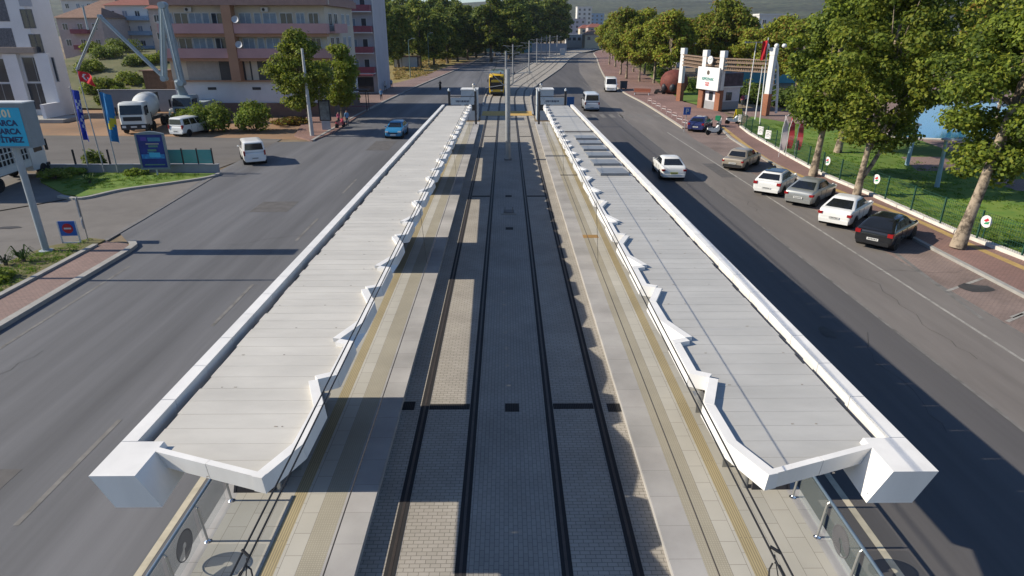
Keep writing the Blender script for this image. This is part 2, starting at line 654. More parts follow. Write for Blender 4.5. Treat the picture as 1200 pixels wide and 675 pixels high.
lawn = [(24.0, YS)] + [(p[0] + .28, p[1] + .1) for p in kerbline[1:]] + [g2(880, 138), g2(940, 148), g2(1010, 158), g2(1080, 167), g2(1140, 190), g2(1200, 206), g2(1300, 240), (60, YS)]
slab('lawn', lawn, -.04, .16, m_grass)
sheet('park_path', [g2(880, 137.5), g2(940, 147.5), g2(1010, 157.5), g2(1080, 166), g2(1140, 188), g2(1200, 204.5), g2(1320, 240), (110, 40), (130, 100), (70, 120), g2(850, 132)], .05, m_pinkpave)
for pts in ([g2(1055, 186), g2(1105, 186), g2(1130, 202), g2(1075, 203)], [g2(1150, 212), g2(1260, 214), g2(1300, 238), g2(1190, 226)]):
    sheet('park_path', pts, .166, m_pinkpave)
sheet('park_lawn', [g2(760, 88), g2(798, 118), g2(845, 131), g2(850, 118), g2(800, 92), g2(770, 80)], .07, m_grass)
sheet('park_lawn', [g2(745, 78), g2(775, 98), g2(800, 92), g2(765, 70)], .065, m_grass_dry)
# pool
water = bpy.data.materials.new('pool_water')
water.use_nodes = True
wb = water.node_tree.nodes['Principled BSDF']
wb.inputs['Base Color'].default_value = (.02, .17, .32, 1)
wb.inputs['Roughness'].default_value = .08
wn = water.node_tree.nodes.new('ShaderNodeTexNoise')
wn.inputs['Scale'].default_value = 1.5
wbp = water.node_tree.nodes.new('ShaderNodeBump')
wbp.inputs['Strength'].default_value = .25
water.node_tree.links.new(wn.outputs['Fac'], wbp.inputs['Height'])
water.node_tree.links.new(wbp.outputs['Normal'], wb.inputs['Normal'])
pool = [g2(1045, 162), g2(1150, 166), g2(1230, 140), g2(1165, 121), g2(1080, 119)]
sheet('pool_water', pool, .09, water)
b = MB()
ribbon(b, pool + [pool[0]], 0, -.6, .02, .17)
b.build('pool_coping', m_kerb_w, kind='structure')

# road markings
b = MB()


def line(x, y0, y1, wd, mt=0, x1=None):
    x1 = x if x1 is None else x1
    b.add([(x - wd / 2, y0, .006), (x + wd / 2, y0, .006), (x1 + wd / 2, y1, .006), (x1 - wd / 2, y1, .006)], [(0, 1, 2, 3)], mt)


line(7.62, YS, 74, .16, 1)
line(-7.42, YS, 74, .16, 1)
line(16.75, YS, 66, .12, 0, 16.45)
line(13.72, YS, 66, .10, 2)
line(18.05, YS, 60, .1, 2)
for y in (.8, 10.8, 20.7, 30.6, 40.5):
    line(-10.8, y, y + 4.0, .13, 2)
line(-17.2, YS, 27, .12, 2)
line(13.72, 70, 130, .12, 2, 15.0)
for i in range(9):
    line(9.4 + i * 1.12, 77.6, 80.6, .55, 2)
line(8.6, 76.4, 76.7, .1, 2)
for y0, y1 in ((17.5, 19.8),):
    b.add([g2(1048, 297.5) + (.007,), g2(1150, 375) + (.007,), g2(1154, 374) + (.007,), g2(1052, 296.5) + (.007,)], [(0, 1, 2, 3)], 2)
for (p, q) in (((1110, 341), (1152, 326)), ((1185, 372), (1230, 356)), ((1180, 377), (1200, 368)), ((872, 152), (848, 163))):
    A, B = Vector(g2(*p)), Vector(g2(*q))
    d = (B - A).normalized() * .07
    nn = Vector((-d.y, d.x))
    b.add([(*(A + nn), .008), (*(A - nn), .008), (*(B - nn), .008), (*(B + nn), .008)], [(0, 1, 2, 3)], 0)
b.build('road_markings', [m_line, m_line_y, m_faint, mat('tyre_wear', (.105, .10, .102), .8, var=.1)], kind='structure')
# tar patches and oil stains
b = MB()
for (cx, cy, rx, ry) in ((11.2, 20, .25, .5), (19.3, 24, .8, .5), (19.5, 31.5, .5, .4), (19.2, 20.5, .4, .3), (-27, 33, .6, .3), (-13.4, 13.2, .18, .3)):
    n = 11
    b.add([(cx + rx * math.cos(6.283 * k / n) * rnd.uniform(.7, 1.2), cy + ry * math.sin(6.283 * k / n) * rnd.uniform(.7, 1.2), .009) for k in range(n)], [list(range(n))], 0)
b.build('road_stains', mat('oil_stain', (.05, .047, .046), .6, var=.3), kind='structure')

# asphalt repairs and cracks
b = MB()
for (x, y, w_, l_) in ((-13.6, 9.5, 1.6, 3.2), (-9.4, 27, 1.1, 5.0), (-15.2, 36, 2.2, 2.4), (15.4, 45, 1.2, 5.0), (-12.5, 56, 2.0, 5)):
    b.box(x, x + w_, y, y + l_, -.01, .0045)
b.build('asphalt_patch', mat('asphalt_patch_tone', (.10, .094, .091), .85, var=.2, scale=2), kind='structure')
b = MB()
rgc = random.Random(6)
for (x, y, n_, ang) in ((-16.5, 12, 16, 1.45), (-9.1, 14, 20, 1.6), (-14, 30, 14, .3), (-12.6, 44, 16, 1.5), (15.2, 18, 18, 1.6), (14.6, 36, 18, 1.5), (16.2, 26, 10, .2), (11.6, 14, 14, 1.5), (-30, 30, 18, .1), (-26, 38, 14, 1.2)):
    for k in range(n_):
        ang2 = ang + rgc.uniform(-.5, .5)
        x2, y2 = x + .45 * math.cos(ang2), y + .45 * math.sin(ang2)
        wd = rgc.uniform(.004, .009)
        nx_, ny_ = -math.sin(ang2) * wd, math.cos(ang2) * wd
        b.add([(x - nx_, y - ny_, .0085), (x2 - nx_, y2 - ny_, .0085), (x2 + nx_, y2 + ny_, .0085), (x + nx_, y + ny_, .0085)], [(0, 1, 2, 3)])
        x, y = x2, y2
b.build('asphalt_cracks', mat('crack_dark', (.06, .057, .056), .9), kind='structure')

# ------------------------------------------------------------------ track bed
bedpoly = bedL + bedR[::-1]
sheet('track_bed', bedpoly, .004, m_trackpave)
sheet('track_bed_centre', [(-.98, YS), (.98, YS), (.98, 97), (-.98, 97)], .008, m_trackmid)
for off in (-2.46, -1.06, 1.06, 2.46):
    path = [(tc(y), y) for y in ys]
    b = MB()
    ribbon(b, path, -off - .115, -off + .115, .012, mat=0)
    ribbon(b, path, -off - .03, -off + .03, .004, .016, mat=1)
    b.build('tram_rail', [m_groove, m_rail], kind='structure')
m_grate = brickmat('iron_grate', (.03, .03, .032), (.028, .028, .03), (.006, .006, .006), .05, .6, .012, offset=0)
for y in (15.35, 39.6, 63.5):
    for s in (-1, 1):
        b = MB()
        b.box(s * 1.76 - .57, s * 1.76 + .57, y - .13, y + .13, 0, .02)
        b.build('drain_channel', m_grate, kind='structure')
for (px, py) in ((600, 478), (597, 268), (478, 476), (720, 478), (596, 230)):
    x, y = g2(px, py)
    b = MB()
    b.box(x - .2, x + .2, y - .2, y + .2, 0, .022)
    b.build('drain_grate', m_grate, kind='structure')
b = MB()
b.add([(-3.15, 79.4, .02), (3.2, 79.4, .02), (3.2, 83.9, .02), (-3.15, 83.9, .02)], [(0, 1, 2, 3)])
b.build('crossing_strip', mat('crossing_ochre', (.48, .31, .09), .85, var=.2), kind='structure')
b = MB()
ribbon(b, [p for p in bedR if p[1] > 73], -.02, .2, -.03, .16)
ribbon(b, [p for p in bedL if p[1] > 84], .02, -.2, -.03, .14)
b.build('kerb', m_kerb, kind='structure')
# footing of a pole not yet set up, between the tracks
b = MB()
b.box(-.42, .42, 35.3, 36.1, 0, .07, 0)
b.box(-.3, .3, 35.4, 36.0, .07, .12, 1)
for sx in (-1, 1):
    for sy in (-1, 1):
        b.tube([(sx * .22, 35.7 + sy * .22, .12), (sx * .22, 35.7 + sy * .22, .3)], .02, 6, 1)
o = b.build('pole_footing', [m_kerb, m_kerb_d], label='square concrete footing with bolts set between the two tram tracks', category='footing')

# ------------------------------------------------------------------ platforms
for s in (-1, 1):
    b = MB()
    b.box(s * 3.1 if s > 0 else -6.5, 6.5 if s > 0 else -3.1, YS, YE, -.1, .294)
    b.build('platform', m_platside, kind='structure')
    strips = [(3.06, 3.72, m_platkerb), (3.72, 4.2, m_tact), (4.2, 4.62, m_platpave_l), (4.62, 4.9, m_guide), (4.9, 6.2, m_platpave), (6.2, 6.52, m_platkerb)]
    for k, (a, c, mm) in enumerate(strips):
        b = MB()
        x0, x1 = sorted((s * a, s * c))
        b.box(x0, x1 - .002, YS, YE, .22, .30)
        b.build('platform_paving', mm, kind='structure')
b = MB()
x, y = g2(692, 277, .3)
b.box(x - .38, x + .38, y - .25, y + .25, .28, .306)
b.build('platform_hatch', mat('rust_ochre', (.32, .19, .07), .8), kind='structure')
b = MB()
b.box(3.7, 5.6, 44.35, 44.6, .28, .307)  # thin bar of shadow across the paving, painted as a dark strip
b.build('shadow_bar', mat('shadow_bar_dark', (.05, .048, .045), .8), kind='structure')

# ------------------------------------------------------------------ canopies
m_white = mat('white_coated_panel', (.72, .70, .665), .42, var=.07, scale=1.1, stretch=(1.5, 1.5, .3), big=.07, bigscale=.5)
m_soffit = mat('soffit_grey', (.45, .45, .45), .6)
m_screen = mat('shelter_screen', (.06, .055, .06), .5)
m_gutter = mat('gutter_metal', (.16, .135, .11), .7, var=.45, scale=1.8)
m_steel = mat('brushed_steel', (.42, .42, .41), .35, metal=.7, var=.1)
m_debris = mat('leaf_litter', (.22, .14, .075), .9, var=.4, scale=5)


def deckmat(name, c):
    m = mat(name, c, .55, var=.045, scale=2.2, stretch=(.6, 1.6, 1), big=.10, bigscale=.7)
    return m


m_deckL = deckmat('roof_sheet_lit_tone', (.51, .485, .435))  # same sheet on both roofs; brighter light at this angle put into the colour
m_deckR = deckmat('roof_sheet_dull_tone', (.41, .40, .375))  # duller light at this angle put into the colour
m_dirt = mat('roof_dirt', (.28, .25, .21), .9, var=.3, scale=6)
m_sky = mat('skylight_grey', (.20, .205, .215), .35, var=.12, scale=2)
Y0, Y1 = 7.2, 60.2


def rz(y):       # top of fascia and beam; the roof falls gently away
    return 4.15 - .0138 * (y - Y0)


def canopy(s, label, mdeck):
    root = thing('tram_stop_canopy', label, 'canopy', (s * 4.6, 33, .3))

    def P(x, y, z):
        return (s * x - s * 4.6, y - 33, z - .3)

    def flip(fs):
        return fs if s > 0 else [f[::-1] for f in fs]
    OUT, IN = 3.235, 3.55
    zig = [(3.57, Y0)]
    yb = 7.99
    while True:
        for (x, dy) in ((OUT, 0), (OUT - .02, 1.12), (IN, 1.97), (OUT, 2.13), (OUT, 3.50), (IN, 3.62)):
            y = yb + dy
            if y < Y1 - .3:
                zig.append((x, y))
        yb += 4.45
        if yb > Y1 - .3:
            break
    zig.append((3.4, Y1))
    TH = .16
    # fascia: one slanted band along the jagged inner edge, then along the near end
    line_ = zig[::-1] + [(4.51, 7.53), (5.45, 7.86)]
    fb = MB()
    for i, (p, q) in enumerate(zip(line_, line_[1:])):
        a, c = Vector(p), Vector(q)
        d = (c - a).normalized()
        nrm = Vector((-d.y, d.x))          # points to the roof side
        th_ = TH if i < len(line_) - 3 else .10
        a2, c2 = a + nrm * th_, c + nrm * th_
        if i < len(line_) - 3:
            c2 = c2 + d * .02
        else:
            c, c2 = c - d * .012, c2 - d * .012
        za, zc = rz(a.y) + (i % 3) * .0025, rz(c.y) + (i % 3) * .0025
        hh, un = (.26 if i < len(line_) - 3 else .29), (-.035 if i < len(line_) - 3 else .03)
        ba, bc = a + nrm * un, c + nrm * un
        if a.x < 3.3 and c.x > 3.5 and a.y - c.y > .5 and a.y - c.y < 1.1 and c.y > 8.2 and abs((c.y - 7.99) % 4.45 - 3.62) < .1:
            bc = Vector((OUT + .02, c.y))
        if a.x > 3.5 and c.x < 3.3 and abs((a.y - 7.99) % 4.45 - 3.62) < .1:
            ba = Vector((OUT + .02, a.y))
        vs = [P(a.x, a.y, za), P(c.x, c.y, zc), P(c2.x, c2.y, zc), P(a2.x, a2.y, za),
              P(*ba, za - hh), P(*bc, zc - hh), P(c2.x, c2.y, zc - hh), P(a2.x, a2.y, za - hh)]
        fb.add(vs, flip([(0, 1, 2, 3), (7, 6, 5, 4), (0, 4, 5, 1), (2, 6, 7, 3), (0, 3, 7, 4), (1, 5, 6, 2)]), 0)
    fb.build('fascia', m_white, root)
    # roof sheets: overlapping strips across the roof with a ragged outer end
    db = MB()
    rg = random.Random(5 + s)
    zs = sorted(zig, key=lambda p: p[1])

    def xin(y):
        for (a, c) in zip(zs, zs[1:]):
            if a[1] <= y <= c[1]:
                t = (y - a[1]) / max(c[1] - a[1], 1e-6)
                return a[0] + (c[0] - a[0]) * t
        return 3.5
    y = Y0 + .12
    k = 0
    while y < Y1:
        y2 = min(y + .415, Y1)
        x1 = 5.60 + rg.uniform(-.03, .035)
        x0a, x0b = 3.30 if y > 7.7 else None, None
        xa = max(xin(y), xin(min(y + .14, Y1)), xin(max(y - .1, Y0))) + .06
        xb = max(xin(y2), xin(max(y2 - .14, Y0)), xin(min(y2 + .1, Y1))) + .06
        # keep clear of the slanting front fascia
        cut = 3.57 + (y - Y0) / .66 * 1.88
        xe = min(x1, cut - .12) if y < 7.9 else x1
        cut2 = 3.57 + (y2 - Y0) / .66 * 1.88
        xe2 = min(x1, cut2 - .12) if y2 < 7.9 else x1
        if y2 < 7.35 or xe - xa < .05:
            xe = max(xe, xa + .03)
        zo = rg.uniform(-.002, .002)
        d0, d1 = -.090 + zo * .25, -.0935 + zo * .25
        vs = [P(xa, y, rz(y) + d0), P(xe, y, rz(y) + d0), P(xe2, y2, rz(y2) + d1), P(xb, y2, rz(y2) + d1),
              P(xa, y, rz(y) + d1 - .1), P(xe, y, rz(y) + d1 - .1), P(xe2, y2, rz(y2) + d1 - .1), P(xb, y2, rz(y2) + d1 - .1)]
        db.add(vs, flip([(0, 1, 2, 3), (7, 6, 5, 4), (0, 4, 5, 1), (1, 5, 6, 2), (2, 6, 7, 3), (3, 7, 4, 0)]), 0)
        # screw heads and grime at the lap
        if k % 3 == 0:
            for q in range(2):
                x = rg.uniform(xa + .1, x1 - .15)
                db.box(*sorted((P(x, 0, 0)[0], P(x + rg.uniform(.02, .06), 0, 0)[0])), y - 33 + .03, y - 33 + .05, rz(y) + d0 - .3 - .004, rz(y) + d0 - .3 + .004, 1)
        y = y2
        k += 1
    db.build('roof_sheets', [mdeck, m_dirt], root)
    # gutter
    gb = MB()
    gb.add([P(5.45, 8.06, rz(8.06) - .3), P(5.80, 8.06, rz(8.06) - .3), P(5.80, Y1, rz(Y1) - .3), P(5.45, Y1, rz(Y1) - .3)], flip([(0, 1, 2, 3)]), 0)
    gb.add([P(5.45, 8.06, rz(8.06) - .3), P(5.45, Y1, rz(Y1) - .3), P(5.45, Y1, rz(Y1) - .14), P(5.45, 8.06, rz(8.06) - .14)], flip([(0, 1, 2, 3)]), 0)
    for q in range(120):
        y = rg.uniform(8.4, Y1 - 1)
        x = rg.uniform(5.62, 5.74)
        l_ = rg.uniform(.05, .45)
        gb.box(*sorted((P(x, 0, 0)[0], P(x + .05, 0, 0)[0])), y - 33, y + l_ - 33, rz(y) - .6, rz(y + l_) - .57, 1)
    gb.build('gutter', [m_gutter, m_debris], root)
    # beam: parallelogram section in short coated lengths
    bb = MB()
    y = 8.1
    while y < Y1 - .1:
        y2 = min(y + 1.2, Y1)
        ring = lambda yy: [P(5.79, yy, rz(yy)), P(6.03, yy, rz(yy)), P(5.80, yy, rz(yy) - .56), P(5.35, yy, rz(yy) - .56), P(5.35, yy, rz(yy) - .34), P(5.79, yy, rz(yy) - .34)]
        bb.add(ring(y) + ring(y2 - .012), flip([(1, 0, 6, 7)[::1], (2, 1, 7, 8), (3, 2, 8, 9), (4, 3, 9, 10), (5, 4, 10, 11), (0, 5, 11, 6), (0, 1, 2, 3, 4, 5), (11, 10, 9, 8, 7, 6)]), 0)
        y = y2
    bb.build('edge_beam', m_white, root)
    # folded end box
    eb = MB()
    z = rz(7.27)
    zb = z - .56
    T0, T1, T2, T3 = P(5.38, 7.27, z), P(6.03, 7.27, z), P(6.03, 8.09, rz(8.09)), P(5.38, 8.09, rz(8.09))
    B0, B1, B2, B3 = P(5.11, 7.27, zb), P(5.78, 7.27, zb), P(5.78, 8.09, zb), P(5.15, 8.09, zb)
    U = P(5.38, 7.80, rz(7.80))
    U = (U[0], U[1], U[2] + .001)
    eb.add([T0, T1, T2, T3, B0, B1, B2, B3, U], flip([(0, 1, 2, 3, 8), (0, 4, 5, 1), (1, 5, 6, 2), (4, 7, 6, 5), (8, 4, 0), (8, 3, 7), (8, 7, 4), (3, 2, 6, 7)]), 0)
    eb.build('end_box', m_white, root)
    # seam lines on the end box
    # soffit and shelter screens
    vb = MB()  # unseen panel under the beam, added so its shadow trims the sunlit track
    vb.add([P(5.50, 9.4, rz(9.4) - .57), P(5.58, 9.4, rz(9.4) - .57), P(5.58, Y1, rz(Y1) - .57), P(5.50, Y1, rz(Y1) - .57), P(5.56, 9.4, 2.86), P(5.64, 9.4, 2.86), P(5.64, Y1, 2.2), P(5.56, Y1, 2.2)],
           flip([(3, 2, 1, 0)[::-1], (4, 5, 6, 7)[::-1], (0, 4, 5, 1), (1, 5, 6, 2), (2, 6, 7, 3), (3, 7, 4, 0)]), 0)
    vb.build('shadow_valance', m_soffit, root)
    ub = MB()
    ub.add([P(3.75, 8.3, rz(8.3) - .27), P(5.4, 8.3, rz(8.3) - .27), P(5.4, Y1 - .1, rz(Y1) - .27), P(3.75, Y1 - .1, rz(Y1) - .27)], flip([(3, 2, 1, 0)]), 0)
    ub.build('soffit', m_soffit, root)
    for (ya, yb_) in ((11.45, 15.4), (25.2, 30.2), (38.8, 44.0), (52.4, 57.5)):
        wb_ = MB()
        top = rz(yb_) - .36
        wb_.add([P(6.24, ya, .3), P(6.30, ya, .3), P(6.30, yb_, .3), P(6.24, yb_, .3), P(5.44, ya, rz(ya) - .36), P(5.5, ya, rz(ya) - .36), P(5.5, yb_, top), P(5.44, yb_, top)],
                flip([(3, 2, 1, 0), (4, 5, 6, 7), (0, 1, 5, 4), (1, 2, 6, 5), (2, 3, 7, 6), (3, 0, 4, 7)]), 0)
        for yy in (ya, yb_ - .05):
            wb_.add([P(5.42, yy, .3), P(6.22, yy, .3), P(5.5, yy, rz(yy) - .37), P(5.42, yy, rz(yy) - .37), P(5.42, yy + .05, .3), P(6.22, yy + .05, .3), P(5.5, yy + .05, rz(yy) - .37), P(5.42, yy + .05, rz(yy) - .37)],
                    flip([(0, 1, 2, 3), (7, 6, 5, 4), (0, 4, 5, 1), (1, 5, 6, 2), (2, 6, 7, 3), (3, 7, 4, 0)]), 0)
        wb_.build('shelter_screen', m_screen, root)
        for yy in (ya + .12, yb_ - .12):
            cb = MB()
            cb.tube([P(5.3, yy, .3), P(5.3, yy, rz(yy) - .26)], .07, 10)
            cb.build('column', m_steel, root)
        sb = MB()
        sb.box(*sorted((P(4.95, 0, 0)[0], P(5.25, 0, 0)[0])), ya + .5 - 33, yb_ - .5 - 33, .42, .47)
        for yy in (ya + .8, yb_ - .85):
            sb.box(*sorted((P(5.0, 0, 0)[0], P(5.2, 0, 0)[0])), yy - 33, yy + .06 - 33, 0, .42)
        sb.build('bench', m_steel, root)
    return root


cl = canopy(-1, 'left tram stop canopy, long white sheet roof with jagged inner edge', m_deckL)
cr = canopy(1, 'right tram stop canopy, white sheet roof with a row of dark skylights', m_deckR)
for (ya, yb_) in ((28.4, 30.0), (30.8, 32.3), (33.0, 34.5), (35.1, 36.7), (37.2, 38.8), (39.2, 40.8)):
    b = MB()
    z = rz(ya) - .3
    ox, oy = -4.6, -33
    b.add([(4.15 + ox, ya + oy, z + .03), (5.42 + ox, ya + oy, z + .03), (5.42 + ox, yb_ + oy, z - .06), (4.15 + ox, yb_ + oy, z - .06),
           (4.15 + ox, ya + oy, z - .12), (5.42 + ox, ya + oy, z - .12), (5.42 + ox, yb_ + oy, z - .14), (4.15 + ox, yb_ + oy, z - .14)],
          [(0, 1, 2, 3), (0, 4, 5, 1), (1, 5, 6, 2), (2, 6, 7, 3), (3, 7, 4, 0)])
    b.build('skylight', m_sky, cr)
b = MB()
b.tube([(3.7 - 4.6, 42.2 - 33, rz(42.2) - .3), (5.6 - 4.6, 42.2 - 33, rz(42.2) - .3)], .05, 6)
b.build('roof_pipe', m_kerb_d, cr)

# ------------------------------------------------------------------ glass railings
m_glass = glassmat('railing_glass', (.45, .5, .48), .10)
m_tube = mat('railing_tube', (.20, .27, .34), .3, metal=.6, var=.08)
m_decal = mat('frosted_decal', (.10, .10, .11), .6)
m_chrome = mat('post_foot_steel', (.75, .75, .75), .15, metal=1, var=.03)
for s in (-1, 1):
    side = 'left' if s < 0 else 'right'
    rail = thing('glass_railing', f'glass railing with steel posts at the near end of the {side} platform', 'railing', (s * 6.3, 5, .3))
    for y in (2.7, 3.9, 5.1, 6.3, 7.5, 8.75, 10.0, 11.2):
        b = MB()
        b.tube([(-s * .06, y - 5, 0), (0, y - 5, .86)], .026, 10)
        b.tube([(0, y - 5, .86), (s * .05, y - 5, .92)], .016, 8)
        b.lathe([(.07, 0), (.07, .012), (.045, .03), (.03, .05)], (-s * .06, y - 5, 0), 14, 1)
        b.build('post', [m_steel, m_chrome], rail)
    for y in (2.7, 3.9, 5.1, 6.3, 7.5, 8.75, 10.0):
        b = MB()
        b.box(s * .05 - .006, s * .05 + .006, y - 5 + .03, y - 5 + 1.17, .06, .86)
        b.build('glass_panel', m_glass, rail)
    b = MB()
    b.tube([(s * .05, -3.2, .93), (s * .05, 6.35, .93)], .032, 10)
    b.build('handrail', m_tube, rail)
    # fan-shaped emblem on the glass
    for yc in (9.4,):
        b = MB()
        xx = s * .05 - s * .011
        n = 44
        for k in range(n):
            a0 = 2 * math.pi * k / n
            a1 = a0 + 2 * math.pi / n * .80
            if 3.5 < a0 < 4.35:
                continue
            b.add([(xx, yc - 5 + r * math.cos(a), .48 + r * math.sin(a)) for r, a in ((.06, a0), (.06, a1), (.29, a1), (.29, a0))], [(0, 1, 2, 3)])
        b.add([(xx, yc - 5 + .31 * math.cos(2 * math.pi * k / n), .48 + .31 * math.sin(2 * math.pi * k / n)) for k in range(n)] +
              [(xx, yc - 5 + .285 * math.cos(2 * math.pi * k / n), .48 + .285 * math.sin(2 * math.pi * k / n)) for k in range(n)],
              [(k, (k + 1) % n, n + (k + 1) % n, n + k) for k in range(n)])
        b.build('fan_emblem', m_decal, rail)

# ------------------------------------------------------------------ overhead line
m_pole = mat('galvanised_pole', (.33, .34, .35), .5, metal=.35, var=.1)
m_wire = mat('black_cable', (.015, .015, .016), .5)
MO = {-1: -.09, 1: -.10}      # stagger of the cables over the contact wire
m_copper = mat('contact_copper', (.05, .042, .036), .5)
for s in (-1, 1):
    side = 'left' if s < 0 else 'right'
    ol = thing('overhead_line', f'overhead contact wire and twin cables above the {side} tram track', 'overhead wire', (s * 1.76, 50, 5))
    pts = [(tc(y) - 0, y - 50) for y in (-6, 52, 97, 112, 125, 155, 196)]
    b = MB()
    b.tube([(p[0], p[1], .5) for p in pts], .007, 6)
    b.build('contact_wire', m_copper, ol)
    for dx in (-.03, .03):
        b = MB()
        pp = []
        for y in (-6, 0, 6, 12, 18, 26, 34, 42, 51.7, 60, 70, 82, 97):
            t = min(abs(y - 51.7) / 45, 1)
            pp.append((tc(y) + dx + MO[s], y - 50, 1.78 + .22 * (1 - t) ** 2 * (1 if y else 1)))
        b.tube(pp, .008, 6)
        b.build('messenger_cable', m_wire, ol)
    for y in (12.2, 20.5, 29, 37.5, 46, 58, 66, 75, 86):
        b = MB()
        b.tube([(tc(y), y - 50, .5), (tc(y) + MO[s], y - 50, 1.79)], .004, 5)
        b.build('dropper', m_wire, ol)
    b = MB()
    y = 3.2
    loop = [(MO[s] + .1 * math.sin(a) * .6, y - 50 - .12 + .1 * math.cos(a), 1.70 - .1 * (1 - math.cos(a))) for a in [k * .55 for k in range(12)]]
    b.tube(loop, .006, 5)
    b.tube([(MO[s] - .03, y - 50 + .02, 1.80), (MO[s] + .03, y - 50 - .02, 1.78)], .011, 6)
    b.tube([(MO[s], y - 50, 1.75), (0, y - 50 - .9, .5)], .004, 5)
    b.build('wire_loop', m_wire, ol)

pole_spots = [(0.0, 51.7, 7.0, .22, 'thick grey central pole carrying the overhead wires between the two canopies')]
far_lab = 'grey overhead line pole standing along the tram track beyond the stop'
for (px, y, h) in ((592.8, 91.5, 7.0), (601, 128, 7.0), (620, 153, 7.2), (629, 194, 7.0), (634, 208, 7.3), (640, 232, 7.4), (644, 246, 7.4), (652.3, 262, 7.2)):
    p = V(px, 70, y)
    pole_spots.append((p.x, y, h, .15, far_lab))
for i, (x, y, h, r, lab) in enumerate(pole_spots):
    t = thing('overhead_pole', lab, 'pole', (x, y, 0), group='poles carrying the tram wires')
    b = MB()
    b.tube([(0, 0, 0), (0, 0, h * .5), (0, 0, h)], [r, r * .95, r * .82], 14)
    b.build('shaft', m_pole, t)
    b = MB()
    b.tube([(0, 0, h), (0, 0, h + .03)], r * .9, 14)
    b.build('cap', m_steel, t)
    b = MB()
    b.box(-.3, .3, -.3, .3, 0, .06)
    b.build('base_plate', m_kerb_d, t)
    zc = 5.6
    for s in (-1, 1):
        b = MB()
        b.tube([(s * r, 0, zc + 1.05), (s * 1.9, 0, zc + 1.2)], .035, 8)
        b.tube([(s * r, 0, zc + .15), (s * 1.3, 0, zc + 1.12)], .025, 6)
        b.tube([(s * r, 0, zc + .25), (s * 1.76, 0, zc + .02)], .025, 6)
        b.build('bracket_arm', m_pole, t)
        b = MB()
        b.lathe([(.02, 0), (.07, .03), (.03, .06), (.07, .09), (.03, .12), (.07, .15), (.02, .18)], (s * .55, 0, zc + 1.03), 10)
        b.build('insulator', mat('insulator_brown', (.12, .07, .05), .3), t)

# entrance gates and ticket booths at the far end of both platforms
m_dark = mat('dark_steel', (.055, .05, .05), .5, var=.1)
m_board = mat('board_pale_grey', (.50, .54, .56), .5, var=.06)
m_ink = mat('sign_ink', (.035, .05, .09), .6)
for s in (-1, 1):
    side = 'left' if s < 0 else 'right'
    t = thing('stop_gateway', f'dark post gateway with pale name board at the far end of the {side} platform', 'gateway', (s * 4.8, 70, .3))
    for x in (-1.4, 1.4):
        b = MB()
        b.box(x - .11, x + .11, -.11, .11, 0, 3.4)
        b.build('post', m_dark, t)
        b = MB()
        b.lathe([(.05, 3.4), (.13, 3.45), (.13, 3.6), (.06, 3.72)], (x, 0, 0), 10)
        b.build('post_lamp', m_board, t)
    bd = MB()
    bd.box(-1.25, 1.25, -.08, .08, 2.05, 2.75)
    bo = bd.build('name_board', m_board, t)
    b = MB()
    rg = random.Random(3)
    x = -.7
    while x < .75:
        wdt = rg.uniform(.06, .13)
        b.box(x, x + wdt, -.09, -.081, 2.28 + rg.uniform(0, .05), 2.5)
        x += wdt + .05
    b.build('lettering', m_ink, bo)
    b = MB()
    b.box(-1.3, 1.3, -.05, .05, 2.86, 2.93)
    b.build('crossbar', m_dark, t)
    k = thing('ticket_booth', f'pale grey box booth with roof vent behind the {side} gateway', 'booth', (s * 4.35, 76.5, .0))
    b = MB()
    b.box(-.95, .95, -1.2, 1.2, .0, 3.35)
    b.build('cabin', m_board, k)
    b = MB()
    b.box(-1.0, 1.0, -1.25, 1.25, 3.352, 3.45)
    b.build('roof', m_white, k)
    b = MB()
    b.lathe([(.16, 3.45), (.16, 3.8), (.2, 3.85), (.1, 4.0)], (-.45 * s, 0, 0), 10)
    b.build('roof_vent', m_steel, k)
    b = MB()
    b.box(-.6, .6, -1.215, -1.19, 1.1, 2.2)
    b.build('window', mat('booth_glass', (.03, .04, .05), .1), k)
b = MB()
pn = thing('info_panel', 'small blue information panel beside the right gateway', 'panel', (6.9, 71.5, 0))
b = MB(); b.tube([(0, 0, 0), (0, 0, 2.2)], .05, 8); b.build('post', m_dark, pn)
b = MB(); b.box(-.4, .4, -.06, -.0, 1.9, 3.0); b.build('board', mat('panel_blue', (.02, .10, .28), .4), pn)
# ================================================================== VEHICLES
m_carglass = mat('car_glass', (.012, .014, .017), .06, var=.1, spec=.6)
m_tyre = mat('tyre_rubber', (.016, .016, .017), .85)
m_rim = mat('wheel_rim', (.34, .34, .35), .35, metal=.7)
m_black = mat('black_plastic', (.02, .02, .022), .6)
m_tail = mat('tail_light_red', (.26, .012, .014), .25)
m_head = mat('headlight_clear', (.62, .63, .62), .15)
m_plate = mat('licence_plate', (.60, .60, .58), .5, var=.04)
m_plate_y = mat('licence_plate_green', (.50, .52, .06), .5, var=.04)
m_sign_ink = mat('plate_ink', (.03, .03, .035), .6)


def paint(name, c, rough=.32, metal=0.0):
    return mat('paint_' + name, c, rough, var=.035, scale=1.2, metal=metal, spec=.5, coat=.5, big=.03, bigscale=.7)


